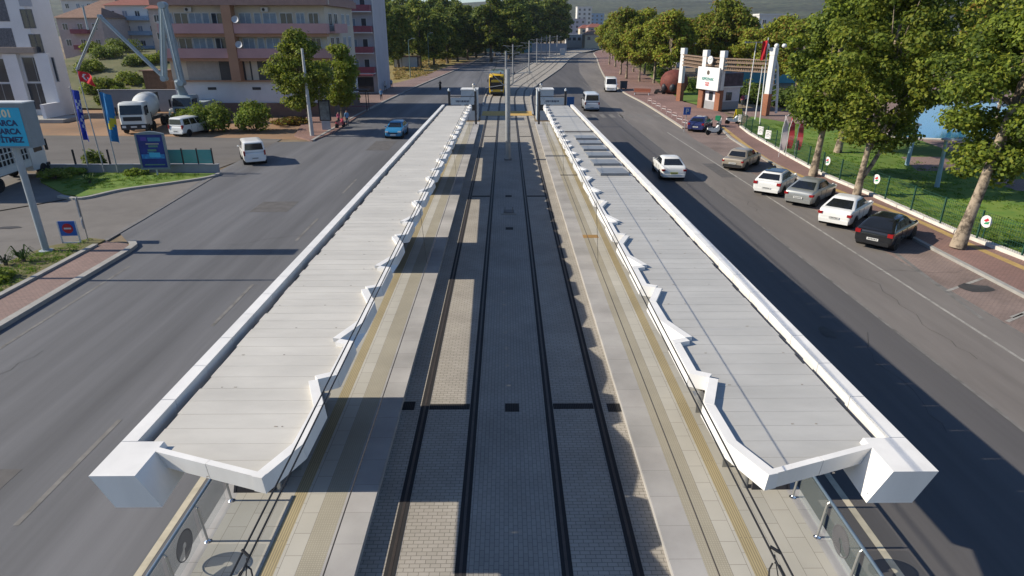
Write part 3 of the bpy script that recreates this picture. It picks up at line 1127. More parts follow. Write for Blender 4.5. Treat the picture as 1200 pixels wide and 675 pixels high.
CAR = {
    'sedan': dict(L=4.45, W=1.76, st=[(-2.22, .62, .70), (-2.19, .86, .80), (-2.08, 1.0, .84), (-1.75, 1.04, .87), (-1.4, 1.03, .88), (-.2, .96, .88), (.95, .97, .88), (1.5, .91, .86), (1.95, .80, .82), (2.17, .66, .74), (2.22, .5, .66)],
                  cab=(-1.90, 1.10, -.92, .22, 1.46, .82, .60), side=((.10, .30), (.33, .60), (.63, .93)), tail=(.78, .22, .13)),
    'hatch': dict(L=4.2, W=1.76, st=[(-2.1, .5, .72), (-2.09, .8, .82), (-2.02, 1.0, .86), (-1.5, 1.02, .88), (-.2, .97, .88), (.95, .98, .88), (1.45, .92, .86), (1.85, .80, .82), (2.05, .66, .74), (2.1, .5, .66)],
                  cab=(-2.02, 1.12, -1.28, .26, 1.46, .82, .60), side=((.08, .26), (.29, .58), (.61, .93)), tail=(.84, .24, .17)),
    'boxy': dict(L=4.4, W=1.66, st=[(-2.2, .5, .76), (-2.18, .86, .78), (-2.1, .93, .80), (-1.3, .95, .82), (0, .93, .83), (1.0, .95, .82), (1.9, .88, .80), (2.15, .80, .78), (2.2, .5, .74)],
                 cab=(-1.45, .95, -1.05, .35, 1.43, .77, .62), side=((.07, .28), (.31, .6), (.63, .95)), tail=(.74, .16, .12)),
    'minivan': dict(L=4.15, W=1.70, st=[(-2.05, .45, .76), (-2.04, .9, .82), (-2.0, 1.06, .84), (-.5, 1.06, .85), (1.0, 1.04, .85), (1.45, .98, .83), (1.85, .84, .8), (2.03, .66, .74), (2.07, .5, .68)],
                    cab=(-2.0, 1.3, -1.9, .55, 1.82, .82, .70), side=((.06, .36), (.39, .66), (.69, .94)), tail=(.95, .12, .36)),
    'van': dict(L=5.2, W=1.95, st=[(-2.6, .5, .9), (-2.59, 1.0, .95), (-2.57, 1.2, .96), (-.5, 1.2, .97), (1.7, 1.18, .96), (2.2, 1.02, .92), (2.5, .85, .86), (2.6, .6, .8)],
                cab=(-2.57, 1.95, -2.5, 1.15, 2.2, .95, .84), side=((.05, .34), (.37, .66), (.70, .95)), tail=(1.0, .14, .3)),
}
WHEEL = {}


def wheel_meshes(r, wd):
    if (r, wd) not in WHEEL:
        Mx = Matrix.Rotation(math.pi / 2, 4, 'Y')
        t = MB()
        t.lathe([(r * .62, -wd / 2), (r * .93, -wd / 2), (r, -wd * .3), (r, wd * .3), (r * .93, wd / 2), (r * .62, wd / 2)], n=20, M=Mx)
        q = MB()
        q.lathe([(r * .1, wd * .46), (r * .2, wd * .5), (r * .5, wd * .38), (r * .64, wd * .5), (r * .66, wd * .2)], n=20, M=Mx)
        q.lathe([(r * .66, -wd * .2), (r * .64, -wd * .5), (r * .5, -wd * .38), (r * .2, -wd * .5), (r * .1, -wd * .46)], n=20, M=Mx)
        for k in range(5):
            a = k * 1.2566
            for sx in (-1, 1):
                c, s_ = math.cos(a), math.sin(a)
                q.bar((sx * wd * .45, r * .1 * c, r * .1 * s_), (sx * wd * .45, r * .62 * c, r * .62 * s_), .05, .04, 1)
        WHEEL[(r, wd)] = (t.mesh('tyre', m_tyre), q.mesh('rim', [m_rim, m_black]))
    return WHEEL[(r, wd)]


def add_wheel(root, x, y, r=.31, wd=.2):
    tm, rm = wheel_meshes(r, wd)
    e = put(tm, 'wheel', root, (x, y, r))
    put(rm, 'rim', e)


def car(name, kind, pm, label, cat, loc, head, group=None, panels=(), dark_roof=None, lower=None, plate=None, sx=1.0):
    """head: degrees clockwise from +Y. local +Y is the car's front"""
    S = CAR[kind]
    root = thing(name, label, cat, (loc[0], loc[1], 0.005 + (loc[2] if len(loc) > 2 else 0)), -R(head), group)
    b = MB()
    zb = .21
    rings = []
    for (y, zt, hw) in S['st']:
        zl = zb + (.08 if abs(y) > S['L'] / 2 - .1 else 0)
        half = [(hw * .90, zl), (hw * .985, zl + .10), (hw, (zl + zt) / 2 + .04), (hw * .985, zt - .09), (hw * .95, zt - .025), (hw * .86, zt), (hw * .4, zt + .018)]
        rings.append([(x, y, z) for x, z in half] + [(-x, y, z) for x, z in half[::-1]])
    b.loft(rings, 0, True)
    if lower:
        pass
    o = b.build('body', pm, root)
    sbm = o.modifiers.new('smooth', 'SUBSURF')
    sbm.levels = sbm.render_levels = 2
    for p_ in o.data.polygons:
        p_.use_smooth = True
    y0, y1, yr0, yr1, zr, wb, wr = S['cab']

    def belt(y):
        st = S['st']
        for (a, c) in zip(st, st[1:]):
            if a[0] <= y <= c[0]:
                t = (y - a[0]) / (c[0] - a[0])
                return a[1] + (c[1] - a[1]) * t
        return st[0][1]
    zb0, zb1 = belt(y0) - .03, belt(y1) - .03

    def rr(ya, yb, za, zc, hw, c):
        return [(-hw + c, ya, za), (hw - c, ya, za), (hw, ya + c, za), (hw, yb - c, zc), (hw - c, yb, zc), (-hw + c, yb, zc), (-hw, yb - c, zc), (-hw, ya + c, za)]
    b = MB()
    zs = zr - .07
    b.loft([rr(y0, y1, zb0, zb1, wb, .10), rr(yr0 - .03, yr1 + .06, zs - .02, zs - .02, wr + .03, .12), rr(yr0 + .05, yr1 - .05, zr - .02, zr - .03, wr - .05, .14), rr(yr0 + .3, yr1 - .3, zr, zr, wr - .25, .14)], 0, True, True)
    b.build('cabin', pm, root)
    if dark_roof:
        b = MB()
        b.loft([rr(yr0 + .02, yr1 - .02, zr - .012, zr - .02, wr - .04, .14), rr(yr0 + .3, yr1 - .3, zr + .006, zr + .006, wr - .25, .14)], 0, True, True)
        b.build('roof_panel', dark_roof, root)
    T = lambda a, c, t: tuple(a[i] + (c[i] - a[i]) * t for i in range(3))
    # front and rear glass
    for nm, yb_, yt_, zb_, sg in (('windshield', y1, yr1 + .06, zb1, 1), ('rear_window', y0, yr0 - .03, zb0, -1)):
        A, B_ = (-(wb - .12), yb_, zb_), (wb - .12, yb_, zb_)
        C, D = (wr - .10, yt_, zs - .02), (-(wr - .10), yt_, zs - .02)
        lo, hi = (.14, .93) if sg > 0 or kind in ('sedan', 'boxy') else (.22, .9)
        q = [T(A, D, lo), T(B_, C, lo), T(B_, C, hi), T(A, D, hi)]
        nrm = (Vector(q[1]) - Vector(q[0])).cross(Vector(q[3]) - Vector(q[0])).normalized() * (.012)
        if nrm.y * sg < 0:
            nrm = -nrm
        qo = [Vector(p) + nrm for p in q]
        qi = [Vector(p) - nrm for p in q]
        g = MB()
        order = [(0, 1, 2, 3), (4, 7, 6, 5), (0, 4, 5, 1), (1, 5, 6, 2), (2, 6, 7, 3), (3, 7, 4, 0)]
        if sg > 0:
            order = [f[::-1] for f in order]
        g.add(qo + qi, order)
        g.build(nm, m_carglass, root)
    for s in (-1, 1):
        for i, (u0, u1) in enumerate(S['side']):
            if i in panels:
                continue

            def W(u, t):
                lo = (s * wb, y0 + .1 + (y1 - y0 - .2) * u, zb0 + (zb1 - zb0) * u)
                hi = (s * (wr + .03), yr0 + .05 + (yr1 - yr0) * u, zs - .02)
                return Vector(T(lo, hi, t))
            q = [W(u0, .14), W(u1, .14), W(u1, .90), W(u0, .90)]
            nrm = (q[1] - q[0]).cross(q[3] - q[0]).normalized() * .012
            if nrm.x * s < 0:
                nrm = -nrm
            order = [(0, 1, 2, 3), (4, 7, 6, 5), (0, 4, 5, 1), (1, 5, 6, 2), (2, 6, 7, 3), (3, 7, 4, 0)]
            if s < 0:
                order = [f[::-1] for f in order]
            g = MB()
            g.add([p + nrm for p in q] + [p - nrm for p in q], order)
            g.build('side_window', m_carglass, root)
    L2 = S['L'] / 2
    hw = S['W'] / 2
    # wheel arches, wheels
    wr_ = .31 if kind != 'van' else .35
    for yy in (-L2 * .60, L2 * .62):
        a = MB()
        Mx = Matrix.Rotation(math.pi / 2, 4, 'Y')
        a.lathe([(.02, -hw * 1.002), (wr_ + .055, -hw * 1.002), (wr_ + .055, hw * 1.002), (.02, hw * 1.002)], (0, yy, wr_ + .015), 22, 0, Mx)
        a.build('wheel_arch', m_black, root)
        for s in (-1, 1):
            add_wheel(root, s * (hw - .085), yy, wr_, .2)
    # door seams
    a = MB()
    for s in (-1, 1):
        for u in (.02, .305, .615):
            yy = y0 + .1 + (y1 - y0 - .2) * u
            if yy < -L2 * .6 + .4 and kind != 'van':
                yy = -L2 * .6 + .42
            x = s * (hw * .998)
            a.box(*sorted((x - s * .03, x + s * .004)), yy - .006, yy + .006, .34, belt(yy) - .1)
    a.build('door_seam', m_black, root)
    # lights, plates, bumpers, mirrors
    zt, tw_, th = S['tail']
    for s in (-1, 1):
        x0, x1 = sorted((s * (hw * .955), s * (hw * .955 - tw_)))
        a = MB()
        a.box(x0, x1, -L2 - .012, -L2 + .25, zt - th / 2, zt + th / 2)
        a.build('tail_light', m_tail, root)
        a = MB()
        x0, x1 = sorted((s * (hw * .86), s * (hw * .86 - .3)))
        a.box(x0, x1, L2 - .22, L2 + .012, .62, .75)
        a.build('headlight', m_head, root)
        a = MB()
        x = s * (wb + .1)
        a.ball((x, y1 - .25, zb1 + .12), .09, .06, .07, 8, 6)
        a.build('mirror', pm if not lower else m_black, root)
    a = MB()
    a.box(-hw * .84, hw * .84, -L2 - .03, -L2 + .05, .30, .50)
    a.build('rear_bumper', lower or pm, root)
    a = MB()
    a.box(-hw * .78, hw * .78, L2 - .05, L2 + .03, .30, .48)
    a.build('front_bumper', lower or pm, root)
    a = MB()
    zp = .60 if kind in ('sedan', 'boxy') else .56
    a.box(-.26, .26, -L2 - .045, -L2 - .031, zp - .065, zp + .055, 0)
    for k in range(6):
        a.box(-.2 + k * .07, -.155 + k * .07, -L2 - .047, -L2 - .0455, zp - .035, zp + .03, 1)
    a.build('licence_plate', [plate or m_plate, m_sign_ink], root)
    a = MB()
    a.box(-.26, .26, L2 + .031, L2 + .042, .36, .47, 0)
    a.build('licence_plate', m_plate, root)
    a = MB()
    a.box(-hw * .5, hw * .5, L2 - .04, L2 + .014, .52, .63, 0)
    a.build('grille', m_black, root)
    return root


def mid(rl, rr_, head, L, drop=0.0):
    """centre of a car from the pixels under the two rear corners"""
    p = (G(*rl) + G(*rr_)) / 2
    return (p.x + math.sin(R(head)) * L / 2, p.y + math.cos(R(head)) * L / 2)


P_white = paint('white', (.72, .72, .70))
P_silver = paint('silver', (.34, .35, .34), .3, .5)
P_beige = paint('champagne', (.33, .285, .225), .4, .3)
P_black = paint('black', (.013, .014, .016), .2)
P_navy = paint('navy', (.018, .025, .10), .25)
P_blue = paint('azure', (.02, .17, .34), .3)
car('parked_car', 'boxy', P_beige, 'old boxy beige saloon car parked alone at an angle, farthest of the parked row', 'car', mid((844.8, 197.5), (870, 203.5), 38, 4.3), 38, 'cars parked in the bay', lower=m_black)
car('parked_car', 'hatch', P_white, 'white hatchback with dark glass roof parked in the angled bay', 'car', mid((881, 226.5), (912.8, 234), 38, 4.1), 38, 'cars parked in the bay', dark_roof=m_carglass)
car('parked_car', 'sedan', P_silver, 'silver grey saloon car parked between two white cars', 'car', mid((918, 239), (949, 246.5), 44, 4.4), 44, 'cars parked in the bay')
car('parked_car', 'sedan', P_white, 'white saloon car with red tail lights parked next to the black hatchback', 'car', mid((957, 263.5), (993, 271.5), 43, 4.4), 43, 'cars parked in the bay')
car('parked_car', 'hatch', P_black, 'black hatchback car parked nearest the leaning tree', 'car', mid((1000, 287.5), (1041, 298), 47, 4.1), 47, 'cars parked in the bay')
car('parked_car', 'hatch', P_navy, 'dark blue hatchback parked beside the motorbike and blue road sign', 'car', mid((805, 153.8), (824, 156.5), 30, 4.1), 30, 'cars parked in the bay')
car('moving_car', 'sedan', P_white, 'white saloon car driving away beside the right canopy shadow', 'car', mid((775.3, 211.5), (802.5, 213.5), 3, 4.3), 3, plate=m_plate_y)
car('moving_car', 'hatch', P_blue, 'bright blue car driving towards the camera on the left road', 'car', (-11.0, 64.0), 181)
car('delivery_van', 'minivan', P_white, 'small white van turning into the left side street', 'van', mid((289, 193.5), (312, 194), -26, 4.1), -26, panels=(0,))
car('delivery_van', 'minivan', P_white, 'small white van parked on the dirt yard beside the green bushes', 'van', mid((203, 160.5), (226, 161), -3, 4.1), 14)
car('minibus', 'van', paint('pale_silver', (.55, .57, .60)), 'silver minibus with dark rear window driving away on the right road', 'van', mid((684, 131), (703, 131), 2, 5.2), 2, lower=paint('steel_blue', (.10, .15, .22)))
car('delivery_van', 'van', P_white, 'white van stopped at the right kerb under the far trees', 'van', (17.6, 112), 186, panels=(0, 1))

# pickup parked by the field kiosk
car('pickup_truck', 'minivan', P_white, 'white pickup parked behind the field kiosk near the wood', 'pickup', g2(455, 64), 80)


# ------------------------------------------------------------------ tram
tram = thing('tram', 'yellow and black tram front waiting on the left track beyond the stop', 'tram', (-1.62, 103.2, 0))
P_yel = paint('tram_yellow', (.62, .40, .02))
b = MB()
rings = []
for (y, zt, hw, z0) in ((0, 2.4, .9, .5), (.12, 2.9, 1.1, .38), (.4, 3.2, 1.18, .35), (1.2, 3.35, 1.2, .32), (12, 3.35, 1.2, .32)):
    half = [(hw * .9, z0), (hw, z0 + .2), (hw, zt - .35), (hw * .9, zt - .08), (hw * .6, zt)]
    rings.append([(x, y, z) for x, z in half] + [(-x, y, z) for x, z in half[::-1]])
b.loft(rings, 0, True)
b.build('body', P_yel, tram)
b = MB()
b.add([(-1.06, -.03, 1.0), (1.06, -.03, 1.0), (1.1, .02, 2.82), (-1.1, .02, 2.82), (-1.06, .5, 1.0), (1.06, .5, 1.0), (1.1, .5, 2.82), (-1.1, .5, 2.82)], [(0, 1, 2, 3), (0, 4, 5, 1), (2, 6, 7, 3), (1, 5, 6, 2), (0, 3, 7, 4)])
b.build('windshield', m_carglass, tram)
for s in (-1, 1):
    b = MB()
    b.box(*sorted((s * 1.19, s * 1.215)), 1.4, 11.6, 1.3, 2.5)
    b.build('side_window', m_carglass, tram)
    b = MB()
    b.box(*sorted((s * .62, s * .92)), -.03, .2, .78, .95)
    b.build('headlight', m_head, tram)
    b = MB()
    b.tube([(s * 1.15, .35, 2.5), (s * 1.35, .2, 2.45)], .02, 6)
    b.box(*sorted((s * 1.28, s * 1.42)), .16, .22, 2.1, 2.5)
    b.build('mirror', m_black, tram)
b = MB()
b.box(-.6, .6, -.02, .2, 2.82, 3.05)
b.build('destination_display', m_carglass, tram)
b = MB()
b.box(-1.0, 1.0, -.04, .3, .35, .62)
b.build('bumper', m_black, tram)
b = MB()
b.tube([(-.6, 5, 3.4), (0, 5.6, 4.4), (.0, 4.8, 5.4)], .03, 6)
b.box(-.7, .7, 4.75, 4.85, 5.38, 5.43)
b.build('pantograph', m_black, tram)

# ------------------------------------------------------------------ cement mixer truck
m_truck_w = paint('truck_white', (.60, .60, .57), .45)
m_chassis = mat('truck_chassis', (.03, .03, .032), .7)


def truck_cab(root, z0=1.0, w_=1.2, mp=None):
    mp = mp or m_truck_w
    b = MB()
    rings = []
    for (z, yf, yb, hw) in ((z0 - .45, 0, 1.9, w_ * .98), (z0 + .6, -.04, 1.9, w_), (z0 + 1.75, .18, 1.9, w_ * .96), (z0 + 1.9, .35, 1.8, w_ * .88)):
        c = .12
        rings.append([(-hw + c, yf, z), (hw - c, yf, z), (hw, yf + c, z), (hw, yb, z), (-hw, yb, z), (-hw, yf + c, z)])
    b.loft(rings, 0, True)
    b.build('cab', mp, root)
    b = MB()
    b.add([(-1.02, -.045, z0 + .75), (1.02, -.045, z0 + .75), (1.0, .15, z0 + 1.65), (-1.0, .15, z0 + 1.65), (-1.02, .2, z0 + .75), (1.02, .2, z0 + .75), (1.0, .4, z0 + 1.65), (-1.0, .4, z0 + 1.65)], [(0, 1, 2, 3), (0, 4, 5, 1), (2, 6, 7, 3), (1, 5, 6, 2), (0, 3, 7, 4)])
    b.build('windshield', m_carglass, root)
    for s in (-1, 1):
        b = MB()
        b.box(*sorted((s * (w_ - .02), s * (w_ + .008))), .35, 1.35, z0 + .75, z0 + 1.55)
        b.build('side_window', m_carglass, root)
        b = MB()
        b.box(*sorted((s * (w_ + .04), s * (w_ + .22))), -.02, .06, z0 + .7, z0 + 1.5)
        b.build('mirror', m_black, root)
        b = MB()
        b.box(*sorted((s * .72, s * 1.08)), -.10, .05, z0 - .52, z0 - .3)
        b.build('headlight', m_head, root)
    b = MB()
    b.box(-.85, .85, -.06, .05, z0 + .15, z0 + .55)
    b.build('grille', m_black, root)
    b = MB()
    b.box(-1.2, 1.2, -.09, .3, z0 - .72, z0 - .18)
    b.build('bumper', m_chassis, root)
    b = MB()
    b.box(-.28, .28, -.105, -.09, z0 - .5, z0 - .36)
    b.build('licence_plate', m_plate, root)


mx = thing('cement_mixer_truck', 'white cement mixer truck with round drum parked in the dirt yard', 'truck', (G(158, 157.5).x, G(158, 157.5).y + .2, 0), R(12))
truck_cab(mx, 1.15)
b = MB()
b.box(-.5, .5, .4, 8.4, .75, 1.05)
b.box(-1.15, 1.15, 2.0, 2.3, 1.05, 1.9)
b.build('chassis', m_chassis, mx)
b = MB()
Mt = Matrix.Translation((0, 5.0, 2.35)) @ Matrix.Rotation(R(-78), 4, 'X')
b.lathe([(.3, -2.6), (.75, -2.45), (1.18, -1.2), (1.25, -.3), (1.15, .7), (.75, 2.1), (.5, 2.6), (.3, 2.6)], n=24, M=Mt)
for k in range(3):
    b.lathe([(1.255 - k * .03, -.3 + k * .34), (1.275 - k * .03, -.26 + k * .34), (1.255 - k * .03, -.22 + k * .34)], n=24, M=Mt, mat=1)
b.build('drum', [m_truck_w, mat('drum_band', (.45, .45, .43), .5)], mx)
b = MB()
b.box(-.5, .5, 7.2, 8.2, 2.5, 3.4)
b.bar((0, 8.0, 2.3), (0, 8.9, 1.2), .4, .2)
b.build('hopper', m_chassis, mx)
for y in (.75, 2.6, 6.3, 7.6):
    for s in (-1, 1):
        add_wheel(mx, s * 1.02, y, .5, .32)

# ------------------------------------------------------------------ concrete pump with boom
YP = 73.0
pp = V(214, 128, YP)
pt = thing('concrete_pump_truck', 'pale blue concrete pump truck with tall folded boom beside the beige apartment block', 'truck', (pp.x, YP, 0))
m_boom = mat('boom_pale_blue', (.31, .37, .40), .5, var=.12, scale=1.2)


def BL(px, py, dy=0):
    p = V(px, py, YP + dy)
    return (p.x - pp.x, dy, p.z)


truck_cab(pt, 1.1, 1.15, m_boom)
b = MB()
b.box(-.5, .5, .4, 7.5, .75, 1.1)
b.build('chassis', m_chassis, pt)
for y in (.7, 5.4, 6.6):
    for s in (-1, 1):
        add_wheel(pt, s * 1.0, y, .5, .32)
b = MB()
b.tube([(-.1, 1.6, 1.0), (-.1, 1.0, 3.0), (-.1, .2, V(213, 97, YP).z + .2)], [.6, .5, .32], 14)
b.box(-1.1, 1.1, 3.0, 6.9, 1.1, 2.0)
b.box(-.9, .6, 1.9, 2.8, 2.0, 2.6)
b.build('turret', m_boom, pt)
for s in (-1, 1):
    b = MB()
    b.bar((s * .5, 2.3, 1.5), (s * 1.9, .9, 1.3), .3, .35)
    b.bar((s * 1.9, .9, 1.35), (s * 2.0, .8, .1), .2, .2)
    b.box(s * 2.0 - .25, s * 2.0 + .25, .55, 1.05, .02, .12)
    b.build('outrigger', m_truck_w, pt)
segs = [((213, 97), (191.5, 6), .60, 0, 'boom_arm'), ((189.5, 6), (192.5, 92), .55, .6, 'boom_arm'), ((193, 92), (117, 19), .34, 1.0, 'boom_arm'), ((117, 19), (91, 80), .25, 1.4, 'boom_arm'), ((103, 34), (97, 7), .16, 1.6, 'boom_hose')]
for (a, c, wd, dy, nm) in segs:
    b = MB()
    A, C = Vector(BL(*a, dy)), Vector(BL(*c, dy))
    b.bar(A, C, wd, wd * .75, up=(0, 1, 0))
    d = (C - A).normalized()
    for t in (.0, 1.0):
        p = A.lerp(C, t)
        b.tube([p + Vector((0, -wd * .7, 0)), p + Vector((0, wd * .7, 0))], wd * .55, 12)
    off = Vector((0, -wd * .55, 0))
    b.tube([A + off, C + off], .05, 6, 0)
    b.build(nm, [m_boom, m_chassis], pt)

# ------------------------------------------------------------------ lattice sided truck by the shop sign
lt = thing('cage_truck', 'white truck with a dark cage body full of square openings behind the shop sign', 'truck', (-34.9, 46.6, 0), R(186))
truck_cab(lt, 1.05, 1.15)
b = MB()
b.box(-.45, .45, .4, 8.3, .7, 1.0)
b.build('chassis', m_chassis, lt)
for y in (.75, 5.8, 6.9):
    for s in (-1, 1):
        add_wheel(lt, s * 1.0, y, .48, .3)
b = MB()
b.box(-1.22, 1.22, 2.1, 8.4, 1.0, 1.45)
b.build('side_skirt', m_truck_w, lt)
b = MB()
b.box(-1.14, 1.14, 2.18, 8.32, 1.45, 3.5)
b.build('load', mat('cage_dark', (.02, .02, .022), .8), lt)
b = MB()
for s in (-1, 1):
    x = s * 1.19
    for k in range(16):
        y = 2.12 + k * .415
        b.box(x - .03, x + .03, y, y + .06, 1.45, 3.55)
    for k in range(6):
        z = 1.47 + k * .4
        b.box(x - .035, x + .035, 2.12, 8.4, z, z + .06)
for y in (2.13, 8.37):
    for k in range(6):
        x = -1.15 + k * .46
        b.box(x - .03, x + .03, y - .03, y + .03, 1.45, 3.55)
    for k in range(6):
        z = 1.47 + k * .4
        b.box(-1.2, 1.2, y - .035, y + .035, z, z + .06)
for k in range(7):
    y = 2.13 + k * 1.04
    b.box(-1.2, 1.2, y - .03, y + .03, 3.5, 3.56)
b.build('cage', m_truck_w, lt)


# ------------------------------------------------------------------ motorbikes
def motorbike(name, label, loc, head, pm, box=None, group=None):
    t = thing(name, label, 'motorbike', (*loc, .0), -R(head), group)
    for y in (-.62, .62):
        w_ = MB()
        w_.lathe([(.20, -.05), (.28, -.055), (.30, 0), (.28, .055), (.20, .05)], (0, y, .30), 18, 0, Matrix.Rotation(math.pi / 2, 4, 'Y'))
        w_.lathe([(.02, -.03), (.2, -.02), (.2, .02), (.02, .03)], (0, y, .30), 14, 1, Matrix.Rotation(math.pi / 2, 4, 'Y'))
        w_.build('wheel', [m_tyre, m_rim], t)
    b = MB()
    b.loft([[(-.08, -.75, .55), (.08, -.75, .55), (.06, -.75, .72), (-.06, -.75, .72)], [(-.17, -.35, .35), (.17, -.35, .35), (.14, -.35, .78), (-.14, -.35, .78)], [(-.16, .1, .3), (.16, .1, .3), (.12, .1, .55), (-.12, .1, .55)], [(-.18, .42, .35), (.18, .42, .35), (.13, .42, .95), (-.13, .42, .95)], [(-.1, .6, .55), (.1, .6, .55), (.08, .52, .98), (-.08, .52, .98)]], 0, True)
    b.build('fairing', pm, t)
    b = MB()
    b.loft([[(-.1, -.72, .73), (.1, -.72, .73), (.08, -.72, .8), (-.08, -.72, .8)], [(-.15, -.3, .76), (.15, -.3, .76), (.12, -.3, .86), (-.12, -.3, .86)], [(-.1, .12, .70), (.1, .12, .70), (.08, .12, .78), (-.08, .12, .78)]], 0, True)
    b.build('seat', m_black, t)
    b = MB()
    b.tube([(0, .60, .32), (0, .42, 1.0)], .04, 8)
    b.tube([(-.34, .36, 1.05), (-.1, .43, 1.02), (.1, .43, 1.02), (.34, .36, 1.05)], .022, 8)
    b.build('handlebar', m_black, t)
    if box:
        b = MB()
        b.box(-.25, .25, -.98, -.5, .82, 1.28)
        b.build('top_box', box, t)
    return t


P_green = mat('box_green', (.02, .22, .10), .5)
motorbike('motorbike', 'white and black scooter parked just behind the dark blue hatchback', g2(836, 158), 75, P_white)
motorbike('motorbike', 'white scooter with green top box parked beyond the dark blue hatchback', g2(842, 149), 30, P_white, P_green)
motorbike('motorbike', 'white scooter leaning beside the yellow board near the fence corner', g2(858, 146), 80, P_white)
motorbike('motorbike', 'dark scooter parked on the plaza beside the low planter bench', g2(773, 111), 100, m_black)
motorbike('motorbike', 'red scooter parked on the left pavement by the advert column', g2(399, 150), 20, paint('red', (.35, .02, .05)))
# ================================================================== BUILDINGS
m_glassb = mat('window_glass', (.03, .04, .055), .08, var=.25, scale=.6, spec=.6)
m_frame = mat('window_frame_white', (.55, .55, .56), .5)
m_curtain = mat('curtained_pane', (.20, .25, .31), .3, var=.3, scale=1.5)
m_iron = mat('dark_iron', (.03, .03, .035), .5)


def window_mesh(w_, h_, n=2, frame=m_frame, pane=None, key={}):
    k = (round(w_, 2), round(h_, 2), n, frame.name, pane.name if pane else '')
    if k not in key:
        a = MB()
        t = .07
        a.box(-w_ / 2, w_ / 2, -.05, .02, -h_ / 2, -h_ / 2 + t)
        a.box(-w_ / 2, w_ / 2, -.05, .02, h_ / 2 - t, h_ / 2)
        for i in range(n + 1):
            x = -w_ / 2 + (w_ - t) * i / n
            a.box(x, x + t, -.047, .02, -h_ / 2 + t, h_ / 2 - t)
        g = MB()
        g.box(-w_ / 2 + t * .5, w_ / 2 - t * .5, -.02, .01, -h_ / 2 + t * .5, h_ / 2 - t * .5)
        key[k] = (a.mesh('window', frame), g.mesh('pane', pane or m_glassb))
    return key[k]


def window(root, x, y, z, w_, h_, n=2, frame=m_frame, pane=None, name='window', rot=0.0):
    a, g = window_mesh(w_, h_, n, frame, pane)
    o = put(a, name, root, (x, y, z), rot)
    put(g, 'pane', o)
    return o


# --- beige apartment block with pink balconies
YB = 79.0


def fb(px, py, Y=YB):
    p = V(px, py, Y)
    return p.x, p.z


m_bwall = mat('plaster_beige', (.52, .455, .375), .85, var=.08, scale=.5, big=.06)
m_bpink = mat('plaster_pink', (.46, .27, .27), .85, var=.08, scale=.6)
m_bterra = mat('plaster_terracotta', (.38, .21, .135), .85, var=.1, scale=.6)
m_bwhite = mat('plaster_blue_white', (.56, .56, .58), .85, var=.08, scale=.4, big=.08)
m_bbrick = brickmat('brick_base', (.20, .125, .10), (.16, .10, .085), (.12, .09, .08), .25, .08, .01, axis=(math.pi / 2, 0, 0))
m_shutter = mat('shop_shutter', (.055, .05, .05), .5, stretch=(1, 1, 12), scale=2, var=.3)
xl, xr = -39.6, -20.9
bt = thing('apartment_block', 'beige apartment block with long pink balconies and terracotta pillars above a white base', 'building', (xl, YB, 0))
wx = lambda px: (px - 593) * .0998 + .0 - xl        # px -> local x
b = MB()
L = xr - xl
b.box(0, L, 0, 14, 4.2, 12.6)
b.build('wall', m_bwall, bt)
b = MB(); b.box(.02, L - .02, .02, 14, 1.6, 4.05); b.build('basement_wall', m_bwhite, bt)
b = MB(); b.box(-.05, L + .05, -.12, 14, 0, 1.6); b.build('brick_base', m_bbrick, bt)
b = MB(); b.box(-.2, L + .2, -.35, .2, 4.05, 4.2); b.build('ledge', m_bterra, bt)
b = MB()
b.box(-.4, L + .6, -1.3, 14.2, 12.3, 13.05)
b.box(-.2, L + .4, -1.1, 14, 13.05, 13.3)
b.build('roof_cornice', mat('plaster_brown_pink', (.30, .19, .165), .85), bt)
b = MB(); b.box(2, L - 1, 2.5, 13, 13.3, 15.8); b.build('attic_storey', m_bwhite, bt)
for x in (4, 7.5, 11, 14):
    window(bt, x, 2.49, 14.6, 1.3, 1.4)
for (x0, x1) in ((0, 1.9), (9.5, 10.2)):
    b = MB(); b.box(x0 - .0, x1, -.06, .0, 4.22, 6.7); b.build('shop_pier', m_bwall, bt)
for (x0, x1) in ((1.95, 9.4),):
    pass
b = MB(); b.box(.1, 5.6, -.04, .05, 4.25, 6.6); b.build('blank_panel', mat('plaster_tan', (.34, .30, .27), .85), bt)
for (x0, x1) in ((5.7, 8.7), (9.3, 12.8), (13.3, 17.6)):
    b = MB(); b.box(x0, x1, -.05, .05, 4.22, 6.6); b.build('shop_shutter', m_shutter, bt)
for z in (6.9, 9.55):
    for (x0, x1) in ((-.1, 7.4), (8.5, L + .4)):
        b = MB()
        b.box(x0, x1, -1.15, 0, z - .2, z)
        b.box(x0, x1, -1.15, -1.0, z, z + .85)
        b.box(x0, x0 + .12, -1.0, 0, z, z + .85)
        b.box(x1 - .12, x1, -1.0, 0, z, z + .85)
        b.build('balcony', m_bpink, bt)
    b = MB(); b.box(-.1, L + .3, -.9, 0, z - .55, z - .22); b.build('floor_band', m_bterra, bt)
for x0 in (7.42,):
    b = MB(); b.box(x0, x0 + 1.06, -1.25, 0, 4.2, 12.3); b.build('pillar', m_bterra, bt)
b = MB()
b.tube([(L + .1, -.1, 12.4), (L + .1, -.1, 13.6)], .55, 16)
b.build('corner_drum', m_bwall, bt)
